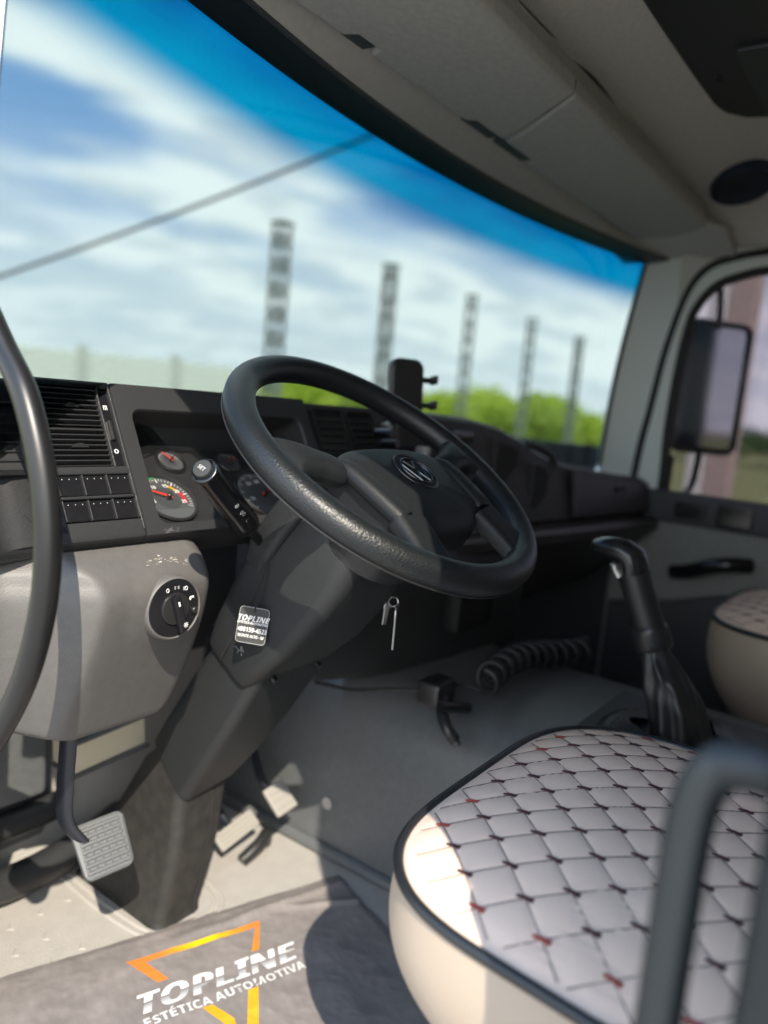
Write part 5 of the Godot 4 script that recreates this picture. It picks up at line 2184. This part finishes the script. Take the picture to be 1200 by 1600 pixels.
# ---------------------------------------------------------------- outside
func leaf_crown(n: int, size: Vector3, leaf: float, seed_: int) -> Geo:
	var r := RandomNumberGenerator.new()
	r.seed = seed_
	var g := G()
	var clumps := []
	for k in 14:
		clumps.append(Vector3(r.randfn(0, .42), r.randf_range(-.55, .6), r.randfn(0, .42)))
	for k in n:
		var c: Vector3 = clumps[r.randi() % clumps.size()]
		var d := Vector3(r.randfn(0, 1), r.randfn(0, 1), r.randfn(0, 1)).normalized() * pow(r.randf(), .4) * .42
		var p := (c + d) * size
		var a := Vector3(r.randfn(0, 1), r.randfn(0, 1), r.randfn(0, 1)).normalized()
		var b := a.cross(Vector3(r.randfn(0, 1), r.randfn(0, 1), r.randfn(0, 1))).normalized()
		var s := leaf * r.randf_range(.6, 1.3)
		var q := g.v.size()
		g.pt(p - a * s); g.pt(p + b * s * .5); g.pt(p + a * s); g.pt(p - b * s * .5)
		g.tri(q, q + 1, q + 2)
		g.tri(q, q + 2, q + 3)
	return g


func build_tree(called: String, label: String, at: Vector3, h: float, wide: float, m: Material, seed_: int, group: String) -> Node3D:
	var o := thing(called, label, "tree", at, group)
	var g := G()
	g.tube(Geo.spline(PackedVector3Array([at, at + Vector3(.05, h * .25, 0), at + Vector3(-.04, h * .5, .05), at + Vector3(.03, h * .72, 0)]), 4), [.10, .095, .09, .085, .08, .075, .07, .065, .06, .05, .045, .04, .03], 8)
	for k in 4:
		var a := k * 1.7 + seed_
		g.tube(PackedVector3Array([at + Vector3(0, h * (.3 + .08 * k), 0), at + Vector3(cos(a) * wide * .3, h * (.5 + .08 * k), sin(a) * wide * .3)]), [.045, .015], 6)
	part(o, "trunk", g, mats.bark)
	g = leaf_crown(2600, Vector3(wide * .62, h * .52, wide * .62), .16, seed_)
	for i in g.v.size(): g.v[i] += at + Vector3(0, h * .60, 0)
	part(o, "crown", g, m, 10)
	return o


func build_outside() -> void:
	# the truck's load body behind the cab, seen only in the wing mirror
	var lb := G()
	lb.box(Vector3(.15, -1.0, 1.0), Vector3(2.66, 1.15, 8.5), .03)
	var body := part(self, "load_body", lb, mats.belt_black)
	tag(body, "dark side of the truck's load body reflected in the wing mirror", "truck body")
	# row of lattice posts
	var first: Node3D
	var posts := [[8.62, -8.42], [11.75, -8.66], [15.1, -8.85], [18.7, -9.1], [22.6, -9.35]]
	var names := ["nearest and tallest lattice post, left of the phone holder", "second lattice post, rising just behind the phone holder", "middle lattice post of the row, right of the phone holder", "fourth lattice post of the row, before the green hedge trees", "farthest lattice post, nearest the passenger windscreen pillar"]
	var hgt := 4.52
	var b := .092
	for k in posts.size():
		var at := Vector3(posts[k][0], GROUND, posts[k][1])
		if k == 0:
			first = thing("lattice_post", names[0], "post", at, "row of steel lattice posts")
			for c in 4:
				var sx: float = b if c % 2 else -b
				var sz: float = b if c / 2 else -b
				var g := G()
				g.box(at + Vector3(sx - .020, 0, sz - .020), at + Vector3(sx + .020, hgt, sz + .020), .004, 1)
				part(first, "corner_post", g, mats.galvanised)
			for q in 12:
				var y0 := .15 + .36 * q
				for f in 4:
					var e := [Vector3(-b, 0, -b), Vector3(b, 0, -b), Vector3(b, 0, b), Vector3(-b, 0, b)]
					var p0: Vector3 = e[f] + Vector3(0, y0 + (.36 if q % 2 else 0.0), 0)
					var p1: Vector3 = e[(f + 1) % 4] + Vector3(0, y0 + (0.0 if q % 2 else .36), 0)
					var g := G()
					g.tube(PackedVector3Array([at + p0, at + p1]), .020, 5)
					part(first, "brace", g, mats.galvanised, 20)
			var cap := G()
			cap.box(at + Vector3(-b - .04, hgt, -b - .04), at + Vector3(b + .04, hgt + .03, b + .04), .004, 1)
			part(first, "top_plate", cap, mats.galvanised)
		else:
			var o := first.duplicate()
			o.name = numbered("lattice_post")
			add_child(o)
			o.set_meta("label", names[k])
			o.position = at + EYE
		var inst: Node3D = first if k == 0 else get_node("lattice_post_%03d" % k)
		inst.rotation.y = .2 * k
	# cable across the sky
	var pts := PackedVector3Array()
	var c0 := Vector3(4.02, -.56, -18.2)
	var c1 := Vector3(12.84, 6.82, -3.5)
	for i in 25:
		var t := i / 24.0
		pts.append(c0.lerp(c1, t) + Vector3(0, -.45 * sin(PI * t), 0))
	var g := G()
	g.tube(pts, .032, 6)
	var cb := part(self, "overhead_cable", g, mats.cable)
	tag(cb, "dark cable sagging across the sky beyond the windscreen", "cable")

	# white boundary wall with piers, far to the left
	var w := thing("boundary_wall", "long white painted wall with piers on the left horizon", "wall", Vector3(10, GROUND, -24))
	var dir := (Vector3(19.5, 0, -19.5) - Vector3(7.0, 0, -26.5))
	var wl := dir.length()
	dir = dir.normalized()
	var WT := Transform3D(Basis(dir, Vector3.UP, dir.cross(Vector3.UP)), Vector3(7.0, GROUND, -26.5))
	g = G(WT)
	g.box(Vector3(-14, 0, -.12), Vector3(wl, 2.75, .12), .02, 1)
	part(w, "panel", g, mats.white_wall)
	for k in 10:
		g = G(WT)
		g.box(Vector3(-12.0 + 2.9 * k, 0, -.2), Vector3(-11.7 + 2.9 * k, 2.95, .2), .02, 1)
		part(w, "pier", g, mats.pale_render)
	# trees along the horizon
	var tr := [[19.5, -18.3, 2.75, 3.2, 0], [22.5, -18.0, 2.6, 3.4, 1], [25.6, -16.2, 2.7, 3.2, 2], [28.0, -17.6, 2.9, 3.6, 0], [30.5, -14.0, 2.55, 3.2, 1], [32.5, -17.2, 2.9, 4.0, 2], [34.2, -15.5, 3.0, 3.6, 0], [36.0, -16.3, 3.05, 3.0, 1], [38.0, -14.6, 2.3, 3.0, 2], [24.0, -20.5, 2.9, 4.2, 2]]
	var tl := ["bushy yellow-green tree seen through the wheel, leftmost of the row", "broad green tree seen between wheel rim and phone holder", "low green tree beside the second lattice post", "bright green tree behind the phone holder", "small tree right of the phone holder, under the middle post", "wide green tree between third and fourth lattice posts", "tallest rounded tree, just left of the fourth post", "green tree right behind the fourth lattice post", "lowest tree, near the passenger windscreen pillar", "far green tree behind the leftmost trees"]
	for k in tr.size():
		var q: Array = tr[k]
		build_tree("hedge_tree", tl[k], Vector3(q[0], GROUND, q[1]), q[2] - .1, q[3], [mats.leaf, mats.leaf_mid, mats.leaf][k % 3], 100 + k, "trees along the horizon ahead")
	# beyond the passenger window: concrete posts and a dark line of trees
	g = G()
	g.box(Vector3(7.06, GROUND, -1.64), Vector3(7.30, 3.6, -1.42), .02, 1)
	var cp := part(self, "concrete_post", g, mats.concrete)
	tag(cp, "pinkish concrete post standing behind the wing mirror", "post")
	g = G()
	g.box(Vector3(9.3, GROUND, -2.36), Vector3(9.5, 3.6, -2.16), .02, 1)
	var cq := part(self, "white_post", g, mats.white_wall)
	tag(cq, "white post above the wing mirror, beyond the concrete post", "post")
	var dk := [[60, -14.5, 2.6, 9], [62, -9.5, 2.8, 8], [58, -5.0, 2.4, 8], [61, -18.5, 2.6, 9]]
	var dl := ["dark distant tree below the wing mirror's left edge", "dark distant tree right of the concrete post", "dark distant tree at the right edge of the picture", "dark distant tree hidden mostly by the wing mirror"]
	for k in dk.size():
		build_tree("distant_tree", dl[k], Vector3(dk[k][0], GROUND, dk[k][1]), dk[k][2] * 1.1, dk[k][3], mats.leaf_dark, 200 + k, "dark trees beyond the passenger window")
